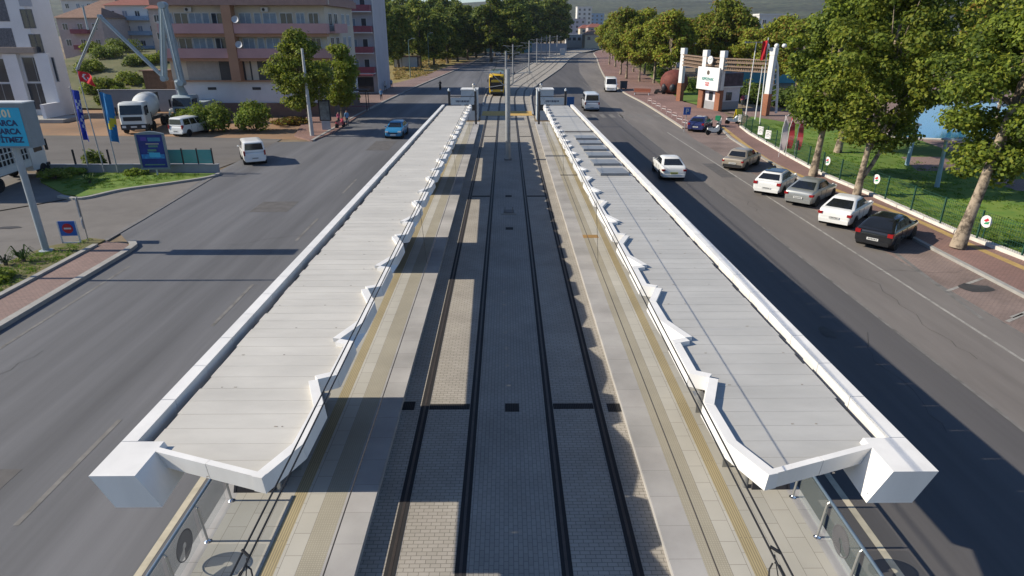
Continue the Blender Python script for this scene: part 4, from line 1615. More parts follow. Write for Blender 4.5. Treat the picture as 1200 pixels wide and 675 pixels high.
for z in (6.9, 9.55):
    for x, w_, dk in ((.7, 1.3, 0), (2.3, 1.6, 1), (3.9, 1.5, 0), (6.35, 1.3, 1), (9.6, 1.4, 0), (12.4, 1.6, 0), (14.3, 1.5, 1), (15.9, 1.0, 0), (17.4, 1.2, 1)):
        window(bt, x, -.012, z + 1.35, w_, 1.3, 2, pane=m_glassb if dk else m_curtain)
    for x in (5.1, 11.0):
        window(bt, x, -.012, z + 1.0, .8, 2.0, 1, name='balcony_door', pane=m_curtain)
    for x in (3.3, 12.0):
        b = MB()
        b.box(x - .4, x + .4, -.35, -.02, z + 2.1, z + 2.55, 0)
        b.lathe([(.17, -.36), (.17, -.355)], (x - .1, 0, z + 2.32), 14, 1, Matrix.Rotation(math.pi / 2, 4, 'X') @ Matrix.Translation((0, 0, .72)))
        b.build('air_conditioner', [m_frame, m_iron], bt)
    b = MB()
    Md = Matrix.Translation((8.95, -1.35, z + 1.25)) @ Matrix.Rotation(R(75), 4, 'X')
    b.lathe([(.02, 0), (.2, .03), (.34, .08), (.4, .14), (.34, .1), (.2, .05), (.02, .02)], n=18, M=Md)
    b.tube([(8.95, -1.2, z + 1.2), (8.95, -1.0, z + .8)], .03, 6)
    b.build('satellite_dish', mat('dish_grey', (.34, .36, .4), .5), bt)
for x, w_ in ((3.9, 1.0), (9.2, 1.0)):
    b = MB(); b.box(x, x + w_, -.03, .03, 3.1, 3.4); b.build('vent_grille', m_iron, bt)
for z in (6.9, 9.55):
    for y in (2.2, 4.8, 8.4, 11.2):
        window(bt, L + .012, y, z + 1.3, 1.5, 1.4, 2, rot=math.pi / 2, pane=m_curtain if y > 5 else m_glassb)
    b = MB(); b.box(L + .002, L + 1.0, .3, 6.4, z - .2, z + .02); b.box(L + .88, L + 1.0, .3, 6.4, z + .02, z + .85); b.build('balcony', m_bpink, bt)
b = MB(); b.box(L + .002, L + .06, 1.5, 5.2, 4.4, 6.5); b.build('shop_shutter', m_shutter, bt)
# side

# --- tall block on the street corner
YC = 107.0
ct = thing('apartment_tower', 'tall pale apartment block with small dark red balconies beside the left road', 'building', (-29.3, YC, 0))
m_cwall = mat('plaster_lilac_grey', (.42, .40, .43), .85, var=.08, scale=.4)
m_cred = mat('balcony_red', (.23, .07, .09), .8)
b = MB(); b.box(0, 8.4, 0, 12, 0, 22); b.build('wall', m_cwall, ct)
b = MB(); b.box(.3, 3.0, -1.6, 0, 3.2, 22); b.build('stair_bay', mat('plaster_pinkish', (.40, .31, .32), .85), ct)
for k in range(6):
    z = 3.3 + k * 3.0
    b = MB()
    b.box(4.0, 8.3, -1.3, 0, z - .15, z)
    b.box(4.0, 8.3, -1.3, -1.2, z, z + .9, 1)
    b.box(4.0, 4.1, -1.2, 0, z, z + .9, 1)
    b.box(8.2, 8.3, -1.2, 0, z, z + .9, 1)
    b.build('balcony', [m_frame, m_cred], ct)
    window(ct, 5.1, -.012, z + 1.2, 1.3, 1.6, 2, pane=m_curtain)
    window(ct, 7.0, -.012, z + 1.05, .9, 2.0, 1, name='balcony_door')
    window(ct, 1.6, -1.612, z + 1.3, 1.9, 1.7, 3, pane=m_glassb if k % 2 else m_curtain)
b = MB(); b.tube([(8.5, -.1, 0), (8.5, -.1, 22)], .09, 8); b.build('drainpipe', m_frame, ct)
b = MB(); b.box(.2, 8.2, -2.4, -.0, 2.9, 3.1); b.build('awning', m_cred, ct)
b = MB(); b.box(.6, 7.8, -.05, .0, .3, 2.6); b.build('shop_window', m_glassb, ct)

# --- grey white building at the left edge of the picture
YA = 78.0
at_ = thing('shop_building', 'pale grey building with tall glazed shopfront at the left edge', 'building', (-54.2, YA, 0))
fa = lambda px, py: (V(px, py, YA).x + 54.2, V(px, py, YA).z)
m_awall = mat('plaster_cool_grey', (.64, .64, .66), .85, var=.06, scale=.4, big=.06)
b = MB(); b.box(-34, 0, 0, 4.6, 0, 24); b.build('wall', m_awall, at_)
m_lat = mat('lattice_screen', (.10, .105, .125), .7, scale=8, var=.5)
for (x0, y0, x1, y1) in ((-14, -20, 12, 25), (-12, 33, 21, 61), (-10, 69, 17, 96)):
    X0, Z1 = fa(x0, y0); X1, Z0 = fa(x1, y1)
    X0 = fa(x0, y1)[0]
    b = MB(); b.box(X0, X1, -.04, .03, Z0, Z1); o = b.build('recessed_balcony', m_lat if y0 < 60 else m_glassb, at_)
for (px, py) in ((33, 22), (43, 51)):
    X, Z = fa(px, py)
    window(at_, X, -.012, Z, 1.35, 2.0, 2, frame=m_lat)
for (px, py) in ((28, -3),):
    X, Z = fa(px, py)
    b = MB(); b.box(X - .7, X + .7, -.035, .02, Z - .9, Z + .9); b.build('roller_shutter', mat('shutter_grey', (.35, .36, .40), .7, stretch=(1, 1, 20), scale=1.5), at_)
for (px, py, w_, h_, n) in ((48, 81.5, 3.7, 2.7, 3), (51.5, 113, 3.3, 3.0, 3), (12, 113, 3.6, 2.9, 3)):
    X, Z = fa(px, py)
    window(at_, X, -.012, Z, w_, h_, n, frame=mat('alu_frame', (.25, .26, .28), .4), name='shopfront')
for (px,) in ((27,), (63,)):
    X, _z = fa(px, 110)
    b = MB(); b.box(X - .8, X + .8, -.5, 0, 0, 7.2); b.build('pier', m_awall, at_)
b = MB(); b.box(-34, .2, -.7, 0, 7.25, 7.9); b.build('floor_band', mat('plaster_tan_band', (.34, .28, .24), .85), at_)
X, Z = fa(71, 130)
b = MB(); b.box(X - 3.5, X + 3, -4.5, -.05, 0, .35); b.build('entrance_step', m_kerb, at_)
b = MB(); b.box(X + .2, X + .6, -3.5, -.06, .36, 1.9); b.build('side_wall', m_awall, at_)


# --- generic houses behind
def house(x, y, w_, d, h, label, wall, floors, cols, roof=None, name='apartment_house', group=None, win=(1.1, 1.3), pane=None, balc=None, rot=0.0, z0=0.0):
    t = thing(name, label, 'building', (x, y, z0), rot, group)
    b = MB(); b.box(-w_ / 2, w_ / 2, 0, d, -min(z0, 2), h); b.build('wall', wall, t)
    if roof:
        b = MB()
        o = .5
        b.add([(-w_ / 2 - o, -o, h), (w_ / 2 + o, -o, h), (w_ / 2 + o, d + o, h), (-w_ / 2 - o, d + o, h), (-w_ / 4, d / 2, h + 2), (w_ / 4, d / 2, h + 2)], [(0, 1, 5, 4), (1, 2, 5), (2, 3, 4, 5), (3, 0, 4), (3, 2, 1, 0)])
        b.build('roof', roof, t)
    else:
        b = MB(); b.box(-w_ / 2 - .15, w_ / 2 + .15, -.15, d + .15, h + .002, h + .5); b.build('parapet', wall, t)
    for f in range(floors):
        for c in range(cols):
            xx = -w_ / 2 + w_ * (c + .5) / cols
            window(t, xx, -.012, h - 1.7 - f * 3.0, win[0], win[1], 2, pane=pane if (c + f) % 2 else None)
        if balc and f < floors - 0:
            b = MB(); b.box(-w_ * .18, w_ * .2, -1.1, 0, h - 3.0 - f * 3.0, h - 2.15 - f * 3.0); b.build('balcony', balc, t)
    return t


m_hw = mat('plaster_offwhite', (.56, .55, .53), .85, var=.06, scale=.4)
m_hb = mat('plaster_pale_blue', (.24, .34, .46), .85)
m_hp = mat('plaster_rose', (.42, .35, .33), .85)
m_hc = mat('plaster_cream', (.52, .45, .33), .85)
m_tile = mat('roof_tiles_red', (.21, .075, .055), .8, var=.25, scale=2, stretch=(1, 4, 1))
m_tilebrown = mat('roof_tiles_brown', (.20, .12, .085), .8, var=.25, scale=2)


def at_px(px, Y):
    return V(px, 40, Y).x


house(at_px(166, 150), 150, 13.5, 12, 8.6, 'white terraced apartment house with red hip roof and blue awnings beyond the shrubs', m_hw, 3, 5, m_tile, pane=m_curtain, balc=m_hb, z0=5.8)
house(at_px(196, 128), 128, 5.5, 10, 8.6, 'narrow rose apartment house squeezed beside the beige block', m_hp, 3, 2, m_tile, balc=m_hw, z0=4.6)
house(at_px(121, 162), 162, 7, 10, 8.0, 'pale blue narrow house between two taller houses', m_hb, 2, 2, m_tilebrown, z0=6)
house(at_px(96, 140), 140, 9, 10, 6.4, 'rose house with brown roof beside the grey shop building', m_hp, 2, 3, m_tilebrown, balc=m_cred, z0=5.4)
house(at_px(112, 205), 205, 16, 12, 11.5, 'far brown roofed block rising behind the rose house', m_hw, 3, 5, m_tilebrown, pane=m_curtain, z0=6)
house(at_px(182, 230), 230, 22, 12, 17, 'far cream block topping the red hip roof', m_hc, 4, 6, m_tile, z0=6)
# retaining wall and yard walls on the left
m_cwallc = mat('yard_wall_concrete', (.30, .30, .31), .9, var=.12, scale=.6, big=.1)
b = MB(); b.box(0, 11.8, 0, .3, 0, 2.6); b.box(-.1, 11.9, -.06, .36, 2.602, 2.7)
b.build('yard_wall', m_cwallc, loc=(-51.6, 84, 0), label='long grey concrete yard wall behind the mixer truck', category='wall')
b = MB(); b.box(0, .3, 0, 16, 0, 2.4)
b.build('yard_wall', m_cwallc, loc=(-40.4, 80, 0), label='short side wall left of the beige apartment block', category='wall')
b = MB(); b.box(0, 3.0, 0, 2.5, 0, 3.2); b.box(-.3, 3.3, -.3, 2.8, 3.2, 3.35)
b.build('shed', m_tilebrown, loc=(at_px(166, 92) - 1, 92, 1.2), label='low rust brown shed roof among the shrubs', category='shed')

# --- low wall with posts along the side street, green screens
yw = G(150, 203).y
xw0, xw1 = G(46, 203).x, G(257, 203).x
b = MB(); b.box(0, xw1 - xw0, -.12, .12, -.05, .62); b.box(-.04, xw1 - xw0 + .04, -.16, .16, .622, .68)
lw = thing('low_wall', 'low concrete wall with a cream coping along the side street', 'wall', (xw0, yw, 0))
b.build('wall', m_cwallc, lw)
for px in (53, 92, 132):
    x = G(px, 203).x - xw0
    b = MB(); b.box(x - .05, x + .05, -.05, .05, .68, 1.75)
    b.build('fence_post', m_iron, lw)
m_screeng = glassmat('green_screen', (.05, .34, .34), .78)
gs = thing('green_screen_fence', 'translucent green panel fence beside the blue poster', 'fence', (G(200, 203).x, yw, .68))
x1 = G(252, 203).x - G(200, 203).x
for i in range(3):
    b = MB(); b.box(x1 * i / 3 + .05, x1 * (i + 1) / 3 - .05, -.01, .01, .05, 1.05)
    b.build('screen_panel', m_screeng, gs)
for i in range(4):
    b = MB(); b.box(x1 * i / 3 - .04, x1 * i / 3 + .04, -.04, .04, 0, 1.15)
    b.build('post', m_iron, gs)

# --- shop sign on a pole
m_signgrey = mat('sign_case_grey', (.19, .225, .245), .5, var=.08)
m_signblue = mat('sign_face_blue', (.02, .38, .58), .4, var=.04)
sp = G(55, 296.5)
st = thing('shop_sign', 'big blue and grey shop sign box on a tall grey pole', 'sign', (sp.x, sp.y, .1))
b = MB()
b.tube([(0, 0, 0), (0, 0, 5.3)], .15, 14)
b.lathe([(.3, 0), (.3, .05), (.17, .08)], n=14)
b.build('pole', mat('sign_pole_grey', (.30, .34, .37), .5, metal=.2), st)
xe = V(32.5, 150, sp.y - .35).x - sp.x
b = MB()
b.box(xe - 3.1, xe, -.35, .45, 4.95, 6.85)
o = b.build('case', m_signgrey, st)
b = MB()
b.box(xe - 3.12, xe + .02, -.37, .47, 6.852, 6.9)
b.build('case_top', mat('sign_top', (.55, .57, .57), .5), st)
b = MB()
b.box(xe - 3.02, xe - .14, -.365, -.351, 5.03, 6.68)
fce = b.build('face', m_signblue, st)
mt_ = mat('sign_letters_cream', (.70, .62, .42), .5)
mi_ = mat('sign_letters_navy', (.012, .035, .11), .5)
lettering('A101', .42, mt_, fce, upright(xe - .52, -.372, 6.42), align='RIGHT', bold=.016)
for i, w_ in enumerate(('HARCA', 'HARCA', 'BİTMEZ')):
    lettering(w_, .335, mi_, fce, upright(xe - .40 + .04 * i, -.372, 6.02 - .36 * i), align='RIGHT', depth=.004, bold=.013)
# --- no-entry board and one way sign
np_ = G(85, 287)
ne = thing('no_entry_board', 'blue board with a red no entry disc standing in a white frame', 'sign', (np_.x, np_.y, .1), R(4))
b = MB()
for x in (-.42, .42):
    b.box(x - .03, x + .03, -.03, .03, 0, 1.12)
b.box(-.45, .45, -.03, .03, 0, .05)
b.build('frame', m_frame, ne)
b = MB(); b.box(-.45, .45, -.02, .02, .38, 1.12); bo = b.build('board', mat('traffic_blue', (.02, .10, .38), .4), ne)
b = MB(); b.lathe([(.001, 0), (.25, 0), (.25, .01), (.001, .01)], n=28, M=Matrix.Translation((0, -.021, .76)) @ Matrix.Rotation(math.pi / 2, 4, 'X')); b.build('no_entry_disc', mat('traffic_red', (.42, .02, .03), .4), bo)
b = MB(); b.box(-.17, .17, -.04, -.032, .72, .80); b.build('white_bar', m_frame, bo)
op = G(104, 284)
ow = thing('road_sign', 'pair of road signs seen from the back on a thin post', 'sign', (op.x, op.y, .1), R(-65))
b = MB(); b.tube([(0, 0, 0), (0, 0, 2.25)], .03, 8); b.build('post', m_steel, ow)
b = MB(); b.box(-.3, .3, -.05, -.03, 1.25, 2.2); b.build('sign_plate', mat('sign_back_grey', (.5, .52, .53), .4, metal=.3), ow)
b = MB(); b.lathe([(.001, 0), (.28, 0), (.28, .015), (.001, .015)], n=22, M=Matrix.Translation((0, -.03, .9)) @ Matrix.Rotation(math.pi / 2, 4, 'X')); b.build('sign_disc', m_frame, ow)
# --- lamp post whose shadow crosses the left road
lp = thing('street_lamp', 'tall grey street lamp on the lawn island beside the left road', 'street lamp', (-26.8, 25.2, .1))
b = MB(); b.tube([(0, 0, 0), (0, 0, 10.4)], [.11, .06], 10); b.tube([(0, 0, 10.3), (.8, 0, 10.75), (1.8, 0, 10.8)], .045, 8); b.build('pole', m_pole, lp)
b = MB(); b.box(1.5, 2.3, -.15, .15, 10.68, 10.82); b.build('lamp_head', m_steel, lp)
# --- advertising poster (blue) on the corner lawn
ap = G(186, 206.5)
ad = thing('poster_stand', 'blue advertising poster in a curved grey frame on the corner lawn', 'billboard', (ap.x - .05, ap.y, .09), R(3))
b = MB(); b.tube([(0, 0, 0), (0, 0, .55)], .06, 8); b.build('post', m_frame, ad)
b = MB()
b.box(-1.0, 1.0, -.10, .10, .42, .55); b.box(-1.0, -.88, -.10, .10, .55, 2.95); b.box(.88, 1.0, -.10, .10, .55, 2.95)
n = 10
top = [(-1.0 + 2.0 * k / n, 2.95 + .16 * math.sin(math.pi * k / n)) for k in range(n + 1)]
for (x0, z0), (x1_, z1) in zip(top, top[1:]):
    b.add([(x0, -.1, 2.9), (x1_, -.1, 2.9), (x1_, -.1, z1), (x0, -.1, z0), (x0, .1, 2.9), (x1_, .1, 2.9), (x1_, .1, z1), (x0, .1, z0)], [(0, 1, 2, 3), (7, 6, 5, 4), (3, 2, 6, 7)])
b.build('frame', m_signgrey, ad)
b = MB(); b.box(-.88, .88, -.05, .05, .55, 2.9); po = b.build('poster', mat('poster_deep_blue', (.012, .03, .19), .3, var=.3, scale=1.2), ad)
b = MB()
rg = random.Random(8)
for (x0, x1_, z0, z1, mi) in ((-.65, -.25, 2.45, 2.72, 0), (-.15, .7, 2.42, 2.68, 1), (-.35, .55, 2.2, 2.28, 2), (-.2, .45, 2.0, 2.14, 3), (-.3, .3, 1.72, 1.86, 3), (-.35, .1, 1.58, 1.68, 1), (-.8, .8, 1.2, 1.5, 4), (-.25, .5, 1.3, 1.62, 5), (-.7, .7, .72, .8, 3)):
    b.box(x0, x1_, -.058 - mi * .001, -.05, z0, z1, mi)
b.build('poster_print', [mat('ink_violet', (.08, .05, .30), .4), mat('ink_teal', (.05, .20, .30), .4), mat('ink_cream', (.40, .36, .28), .4), mat('ink_green', (.10, .22, .16), .4), mat('ink_sky', (.03, .20, .48), .4, var=.4, scale=4), mat('ink_cyan', (.06, .40, .62), .4)], po)


# --- flags
def cloth(mb, x0, z0, w_, h_, nx=8, nz=10, amp=.12, mi=lambda u, v: 0, droop=.3, seed=0):
    ph = seed * 1.7
    P_ = lambda u, v: (x0 + w_ * u * (1 - .25 * droop), amp * math.sin(u * 7 + v * 3 + ph) * (.3 + u), z0 - h_ * v - droop * w_ * u * u)
    for i in range(nx):
        for j in range(nz):
            q = [P_(i / nx, j / nz), P_((i + 1) / nx, j / nz), P_((i + 1) / nx, (j + 1) / nz), P_(i / nx, (j + 1) / nz)]
            mb.add(q[::-1], [(0, 1, 2, 3)], mi((i + .5) / nx, (j + .5) / nz), True)


m_flagblue = mat('flag_royal_blue', (.02, .045, .34), .8)
m_flagwhite = mat('flag_white', (.62, .63, .66), .8)
m_flagred = mat('flag_red', (.55, .02, .03), .8)
m_flagcyan = mat('flag_azure', (.015, .15, .36), .8)
m_flagyel = mat('flag_yellow', (.52, .42, .03), .8)
m_fpole = mat('flag_pole_grey', (.30, .31, .33), .5, metal=.2)


def flagpole(px, py, top, label, lean=0.0, group='flag poles on the corner lawn', tall=None):
    p = G(px, py)
    z = V(*top, p.y).z
    dx = V(*top, p.y).x - p.x
    t = thing('flag_pole', label, 'flag pole', (p.x, p.y, .08), 0, group)
    b = MB(); b.tube([(0, 0, 0), (dx, 0, z - .08)], [.05, .03], 8); b.ball((dx, 0, z - .06), .06, .06, .06, 8, 6); b.build('pole', m_fpole, t)
    return t, dx, z - .08


t, dx, z = flagpole(105, 203.5, (82, 103), 'thin pole with a royal blue flag carrying white lettering')
b = MB(); cloth(b, dx + .03, z - .1, .5, 3.5, 6, 16, .13, lambda u, v: 1 if (.3 < u < .8 and (.2 < v < .42 or .52 < v < .8) and (int(v * 16) + int(u * 6)) % 2) else 0, .25, 1); b.build('flag', [m_flagblue, m_flagwhite], t)
t, dx, z = flagpole(123, 204, (90, 82), 'dark middle pole flying a small red flag with white crescent')
b = MB()
cloth(b, dx + .03, z - .05, 1.05, .72, 18, 14, .1, lambda u, v: 1 if ((u - .42) ** 2 * 2.5 + (v - .5) ** 2 < .075 and (u - .49) ** 2 * 2.5 + (v - .5) ** 2 > .048) or ((u - .62) ** 2 * 2.5 + (v - .5) ** 2 < .008) else 0, .35, 2)
b.build('flag', [m_flagred, m_flagwhite], t)
t, dx, z = flagpole(139, 204.5, (115, 106), 'pale pole with a sky blue flag edged with yellow at the bottom')
b = MB(); cloth(b, dx + .03, z - .1, .75, 3.4, 6, 16, .14, lambda u, v: 1 if .66 < v + u * .25 < .84 and u > .2 else 0, .3, 4); b.build('flag', [m_flagcyan, m_flagyel], t)

# --- utility pole and street clutter on the left corner
up = G(366, 160)
ut = thing('utility_pole', 'leaning grey concrete utility pole in front of the young trees', 'pole', (up.x, up.y, .1))
tp = V(354, 58, up.y)
b = MB(); b.tube([(0, 0, 0), (tp.x - up.x, 0, tp.z)], [.2, .11], 10); b.build('shaft', mat('pole_concrete', (.42, .42, .41), .8), ut)
b = MB(); b.box(tp.x - up.x - .35, tp.x - up.x + .35, -.05, .05, tp.z - .5, tp.z - .42); b.build('crossarm', m_iron, ut)
cp = G(383, 153)
ct_ = thing('advert_column', 'dark framed advert case on a pale pedestal beside the utility pole', 'billboard', (cp.x, cp.y, .1), R(5))
b = MB(); b.box(-.42, .42, -.14, .14, 0, .9); b.build('pedestal', mat('pedestal_grey', (.38, .40, .43), .6), ct_)
b = MB(); b.box(-.58, .58, -.1, .1, .9, 3.0); b.build('case', m_iron, ct_)
b = MB(); b.box(-.46, .46, -.115, -.1, 1.0, 2.85); b.build('poster', mat('poster_grey_green', (.16, .19, .2), .3, var=.5, scale=2.5), ct_)
shp = V(405, 120, 84)
sh = thing('bus_shelter', 'dark framed bus shelter with flat roof on the left pavement', 'shelter', (shp.x + 1.2, 84, .1))
for x, y in ((-1.6, -.7), (1.6, -.7), (-1.6, .7), (1.6, .7)):
    b = MB(); b.tube([(x, y, 0), (x, y, 2.5)], .05, 8); b.build('post', m_iron, sh)
b = MB(); b.box(-1.9, 1.9, -1.0, 1.0, 2.5, 2.62); b.build('roof', m_iron, sh)
b = MB(); b.box(-1.5, 1.5, .5, .8, .42, .48); b.box(-1.4, -1.3, .5, .8, 0, .42); b.box(1.3, 1.4, .5, .8, 0, .42); b.build('bench', m_cred, sh)
# field kiosk, lamps on the left far side
kp = G(476, 79)
kt = thing('kiosk', 'low kiosk of pale panels between dark posts in the dry field', 'kiosk', (kp.x, kp.y, 0))
for i in range(3):
    b = MB(); b.box(-3.1 + i * 2.1, -1.15 + i * 2.1, -.05, .05, .1, 2.6); b.build('wall_panel', mat('kiosk_panel', (.48, .50, .54), .5), kt)
for i in range(4):
    b = MB(); b.box(-3.22 + i * 2.1, -3.1 + i * 2.1, -.08, .08, 0, 2.7); b.build('post', m_iron, kt)
b = MB(); b.box(-3.4, 3.6, -.3, 3.2, 2.7, 2.9); b.build('roof', m_tilebrown, kt)
b = MB(); b.box(-3.2, 3.3, .06, 3.0, 0, 2.69); b.build('cabin', mat('kiosk_brown', (.20, .14, .10), .8), kt)
for (px, py, tx, ty, lab) in ((481, 91, 480, 47, 'green street lamp with one arm beside the field kiosk'), (503, 80, 501, 40, 'street lamp with twin heads at the edge of the wood')):
    p = G(px, py)
    z = V(tx, ty, p.y).z
    t = thing('street_lamp', lab, 'street lamp', (p.x, p.y, 0))
    b = MB(); b.tube([(0, 0, 0), (0, 0, z)], [.1, .06], 8); b.tube([(0, 0, z), (.9, 0, z + .3)], .05, 6); b.build('pole', mat('lamp_green', (.10, .17, .16), .5), t)
    b = MB(); b.box(.6, 1.4, -.15, .15, z + .28, z + .4); b.build('lamp_head', m_steel, t)
# long wall at the far end of the left road
b = MB(); b.box(-16, 16, 0, .3, 0, 3.4)
b.build('boundary_wall', mat('wall_blue_grey', (.26, .31, .38), .85), loc=(at_px(622, 300), 300, 0), label='long blue grey boundary wall at the bend of the left road', category='wall')
b = MB(); b.box(-10, 10, 0, .3, 0, 4.2)
b.build('boundary_wall', mat('wall_teal', (.12, .24, .27), .85), loc=(at_px(596, 290), 290, 0), label='teal hoarding in front of the dark wood', category='wall')
b = MB(); b.box(-.9, .9, 0, .8, 0, 2.2); b.box(-1, 1, -.1, .9, 2.2, 2.3)
b.build('switch_cabinet', m_hw, loc=(at_px(657, 262) + 1, 262, 0), label='small white switch cabinet at the end of the tram line', category='cabinet')

# town in the distance
for (px, py0, Y, w_, h, lab, wl, fl, cl_, rf) in (
        (676, 24, 470, 12, 15, 'grey white tower block, leftmost of the distant town', m_cwall, 4, 3, None),
        (684, 20, 520, 11, 24, 'tallest pale tower in the distant town', m_hw, 6, 3, None),
        (691, 30, 610, 24, 21, 'wide blue grey block crowning the distant town', m_hb, 4, 6, None),
        (688, 37, 430, 9, 9.5, 'small cream house with sunlit front in the distant town', m_hc, 2, 2, m_tile),
        (698, 36, 400, 9, 10, 'rose house at the right end of the distant town', m_hp, 2, 2, m_tile),
        (679, 45, 360, 13, 6, 'low white shop row under the distant town', m_hw, 1, 5, None),
        (695, 48, 345, 8, 6.5, 'low cream house beside the plane tree avenue', m_hc, 1, 2, m_tilebrown),
        (671, 33, 560, 10, 16, 'rose tower block behind the dark wood edge', m_hp, 4, 3, None)):
    house(at_px(px, Y), Y, w_, 12, h, lab, wl, fl, cl_, rf, win=(1.6, 1.6))
# houses beyond the park on the right
for (px, Y, w_, h, lab, wl, fl, cl_, rf) in (
        (906, 190, 9, 13, 'white house with flat roof glimpsed above the park gate', m_hw, 2, 3, None),
        (866, 150, 12, 7.0, 'cream low house behind the park gate', m_hc, 2, 4, m_tilebrown),
        (815, 180, 7, 10, 'white house between the avenue trees', m_hw, 2, 2, m_tile),
        (1088, 150, 26, 5.2, 'long low brown and white bath house beyond the pool', m_hw, 1, 8, m_tilebrown),
        (925, 128, 16, 5.0, 'low playground hall with turquoise wall beyond the gate', mat('plaster_turquoise', (.10, .34, .42), .8), 1, 5, None)):
    house(at_px(px, Y), Y, w_, 10, h, lab, wl, fl, cl_, rf)

# ------------------------------------------------------------------ park gate
m_brickp = brickmat('pillar_brick', (.33, .12, .055), (.27, .10, .05), (.2, .12, .09), .25, .09, .012, axis=(math.pi / 2, 0, 0))
m_gwhite = mat('gate_white', (.70, .70, .69), .5, var=.05)
m_gbrown = mat('lattice_brown', (.22, .155, .11), .7, var=.35, scale=5)
gp = [G(796, 119), G(821, 127), G(840.5, 130.5), G(896, 136)]
gate = thing('park_gate', 'white park gateway on brick based pillars joined by a brown lattice beam', 'gate', (gp[0].x, gp[0].y, .1))
tops = [6.9, 6.9, 6.9, 7.4]
for i, p in enumerate(gp):
    q = p - gp[0]
    rot = Matrix.Translation((q.x, q.y, 0)) @ Matrix.Rotation(R(-55), 4, 'Z')
    b = MB(); b.box(-.36, .36, -.36, .36, 0, 2.5, M=rot); b.build('pillar_base', m_brickp, gate)
    b = MB(); b.box(-.30, .30, -.30, .30, 2.5, tops[i] - .5, M=rot); b.box(-.34, .34, -.34, .34, tops[i] - .5, tops[i] + .3, M=rot); b.build('pillar', m_gwhite, gate)
ang = [math.atan2((c - a).y, (c - a).x) for a, c in zip(gp, gp[1:])]
for i, (a, c) in enumerate(zip(gp, gp[1:])):
    A = a - gp[0]; C = c - gp[0]
    b = MB()
    d = (C - A).normalized()
    A2, C2 = A + d * .4, C - d * .4
    for z in (4.95, 5.4, 5.85, 6.3):
        b.bar((A2.x, A2.y, z), (C2.x, C2.y, z), .5, .14)
    L_ = (C2 - A2).length
    n = max(2, int(L_ / .28))
    for k in range(n):
        p = A2 + d * (L_ * (k + .5) / n)
        b.bar((p.x, p.y, 4.95), (p.x + d.x * .3, p.y + d.y * .3, 6.3), .1, .1)
        b.bar((p.x + d.x * .3, p.y + d.y * .3, 4.95), (p.x, p.y, 6.3), .1, .1)
    b.build('lattice_beam', m_gbrown, gate)
# arch at the right pillar
b = MB()
q = gp[3] - gp[0]
b.tube([(q.x + 1.5, q.y + .4, .2), (q.x + 1.25, q.y + .4, 3), (q.x + .8, q.y + .3, 5.6), (q.x + .1, q.y + .1, 7.0), (q.x - .9, q.y, 7.8)], [.16, .15, .14, .13, .1], 8)
for k in range(9):
    z_ = 1.5 + k * .62
    b.tube([(q.x + .2, q.y + .1, z_), (q.x + 1.4 - .02 * z_ * z_, q.y + .38, z_ + .3)], .05, 6)
for dx_ in (-.9, .2, 1.1):
    b.ball((q.x + dx_, q.y, 7.9), .28, .28, .26, 10, 6)
b.build('white_arch', m_gwhite, gate)
# sign board on the two middle pillars
a, c = gp[1] - gp[0], gp[2] - gp[0]
d = (c - a).normalized()
yaw = math.atan2(d.y, d.x)
nrm = Vector((d.y, -d.x, 0))
if nrm.y > 0 and nrm.x > 0:
    nrm = -nrm
mc = (a + c) / 2 + nrm * .62
Mb = Matrix.Translation((mc.x, mc.y, 0)) @ Matrix.Rotation(yaw, 4, 'Z')
hw_ = (c - a).length / 2 + .45
b = MB(); b.box(-hw_, hw_, -.1, .1, 2.45, 5.2, M=Mb); sb = b.build('sign_board', m_gwhite, gate)
Ms = Mb @ upright(0, -.108, 3.75)
lettering('KEPEZPARK', .46, mat('sign_green', (.02, .20, .17), .5), sb, Ms, bold=.018)
lettering('AQUA\nPARK', .30, mat('sign_red', (.45, .02, .03), .5), sb, Mb @ upright(0, -.108, 3.15), bold=.012)
b = MB()
b.lathe([(.001, 0), (.28, 0), (.28, .012), (.001, .012)], n=20, M=Mb @ Matrix.Translation((0, -.102, 4.55)) @ Matrix.Rotation(math.pi / 2, 4, 'X'))
b.build('round_emblem', mat('emblem_brown', (.10, .075, .06), .5, var=.5, scale=9), sb)
b = MB()
Me = Mb @ Matrix.Translation((0, 0, 6.05)) @ Matrix.Rotation(math.pi / 2, 4, 'X')
b.lathe([(.001, -.06), (.5, -.06), (.5, .06), (.001, .06)], n=26, M=Me)
o = b.build('round_sign', m_gwhite, gate)
b = MB()
for k in range(3):
    a0 = k * 2.09
    b.bar(Me @ Vector((.12 * math.cos(a0), .12 * math.sin(a0), .065)), Me @ Vector((.36 * math.cos(a0 + .7), .36 * math.sin(a0 + .7), .065)), .09, .02)
b.build('swirl_mark', mat('swirl_green_grey', (.13, .22, .24), .5), o)
# booth
bo3 = gp[2]
bth = thing('gate_booth', 'white and grey ticket booth with small dark windows under the gate sign', 'booth', ((gp[1].x + gp[2].x) / 2, (gp[1].y + gp[2].y) / 2, .1), yaw)
bl = (gp[2] - gp[1]).length - .95
b = MB(); b.box(-bl / 2, bl / 2, .1, 3.6, 0, 2.75); b.build('wall', mat('booth_white', (.58, .57, .60), .6), bth)
b = MB(); b.box(-bl / 2 + .02, bl / 2 - .02, .06, .12, 0, 1.0); b.build('plinth', m_cwallc, bth)
b = MB(); b.box(bl / 2 - .02, bl / 2 + .04, .2, 3.55, 0, 1.0); b.build('plinth', m_cwallc, bth)
b = MB(); b.box(-bl / 2 - .15, bl / 2 + .25, .0, 3.8, 2.752, 2.9); b.build('roof', m_gwhite, bth)
b = MB(); b.box(-bl / 2 + .3, bl / 2 + .2, .6, 3.7, 2.9, 4.5); b.build('roof_billboard', mat('booth_dark_print', (.06, .04, .055), .5, var=.6, scale=1.6), bth)
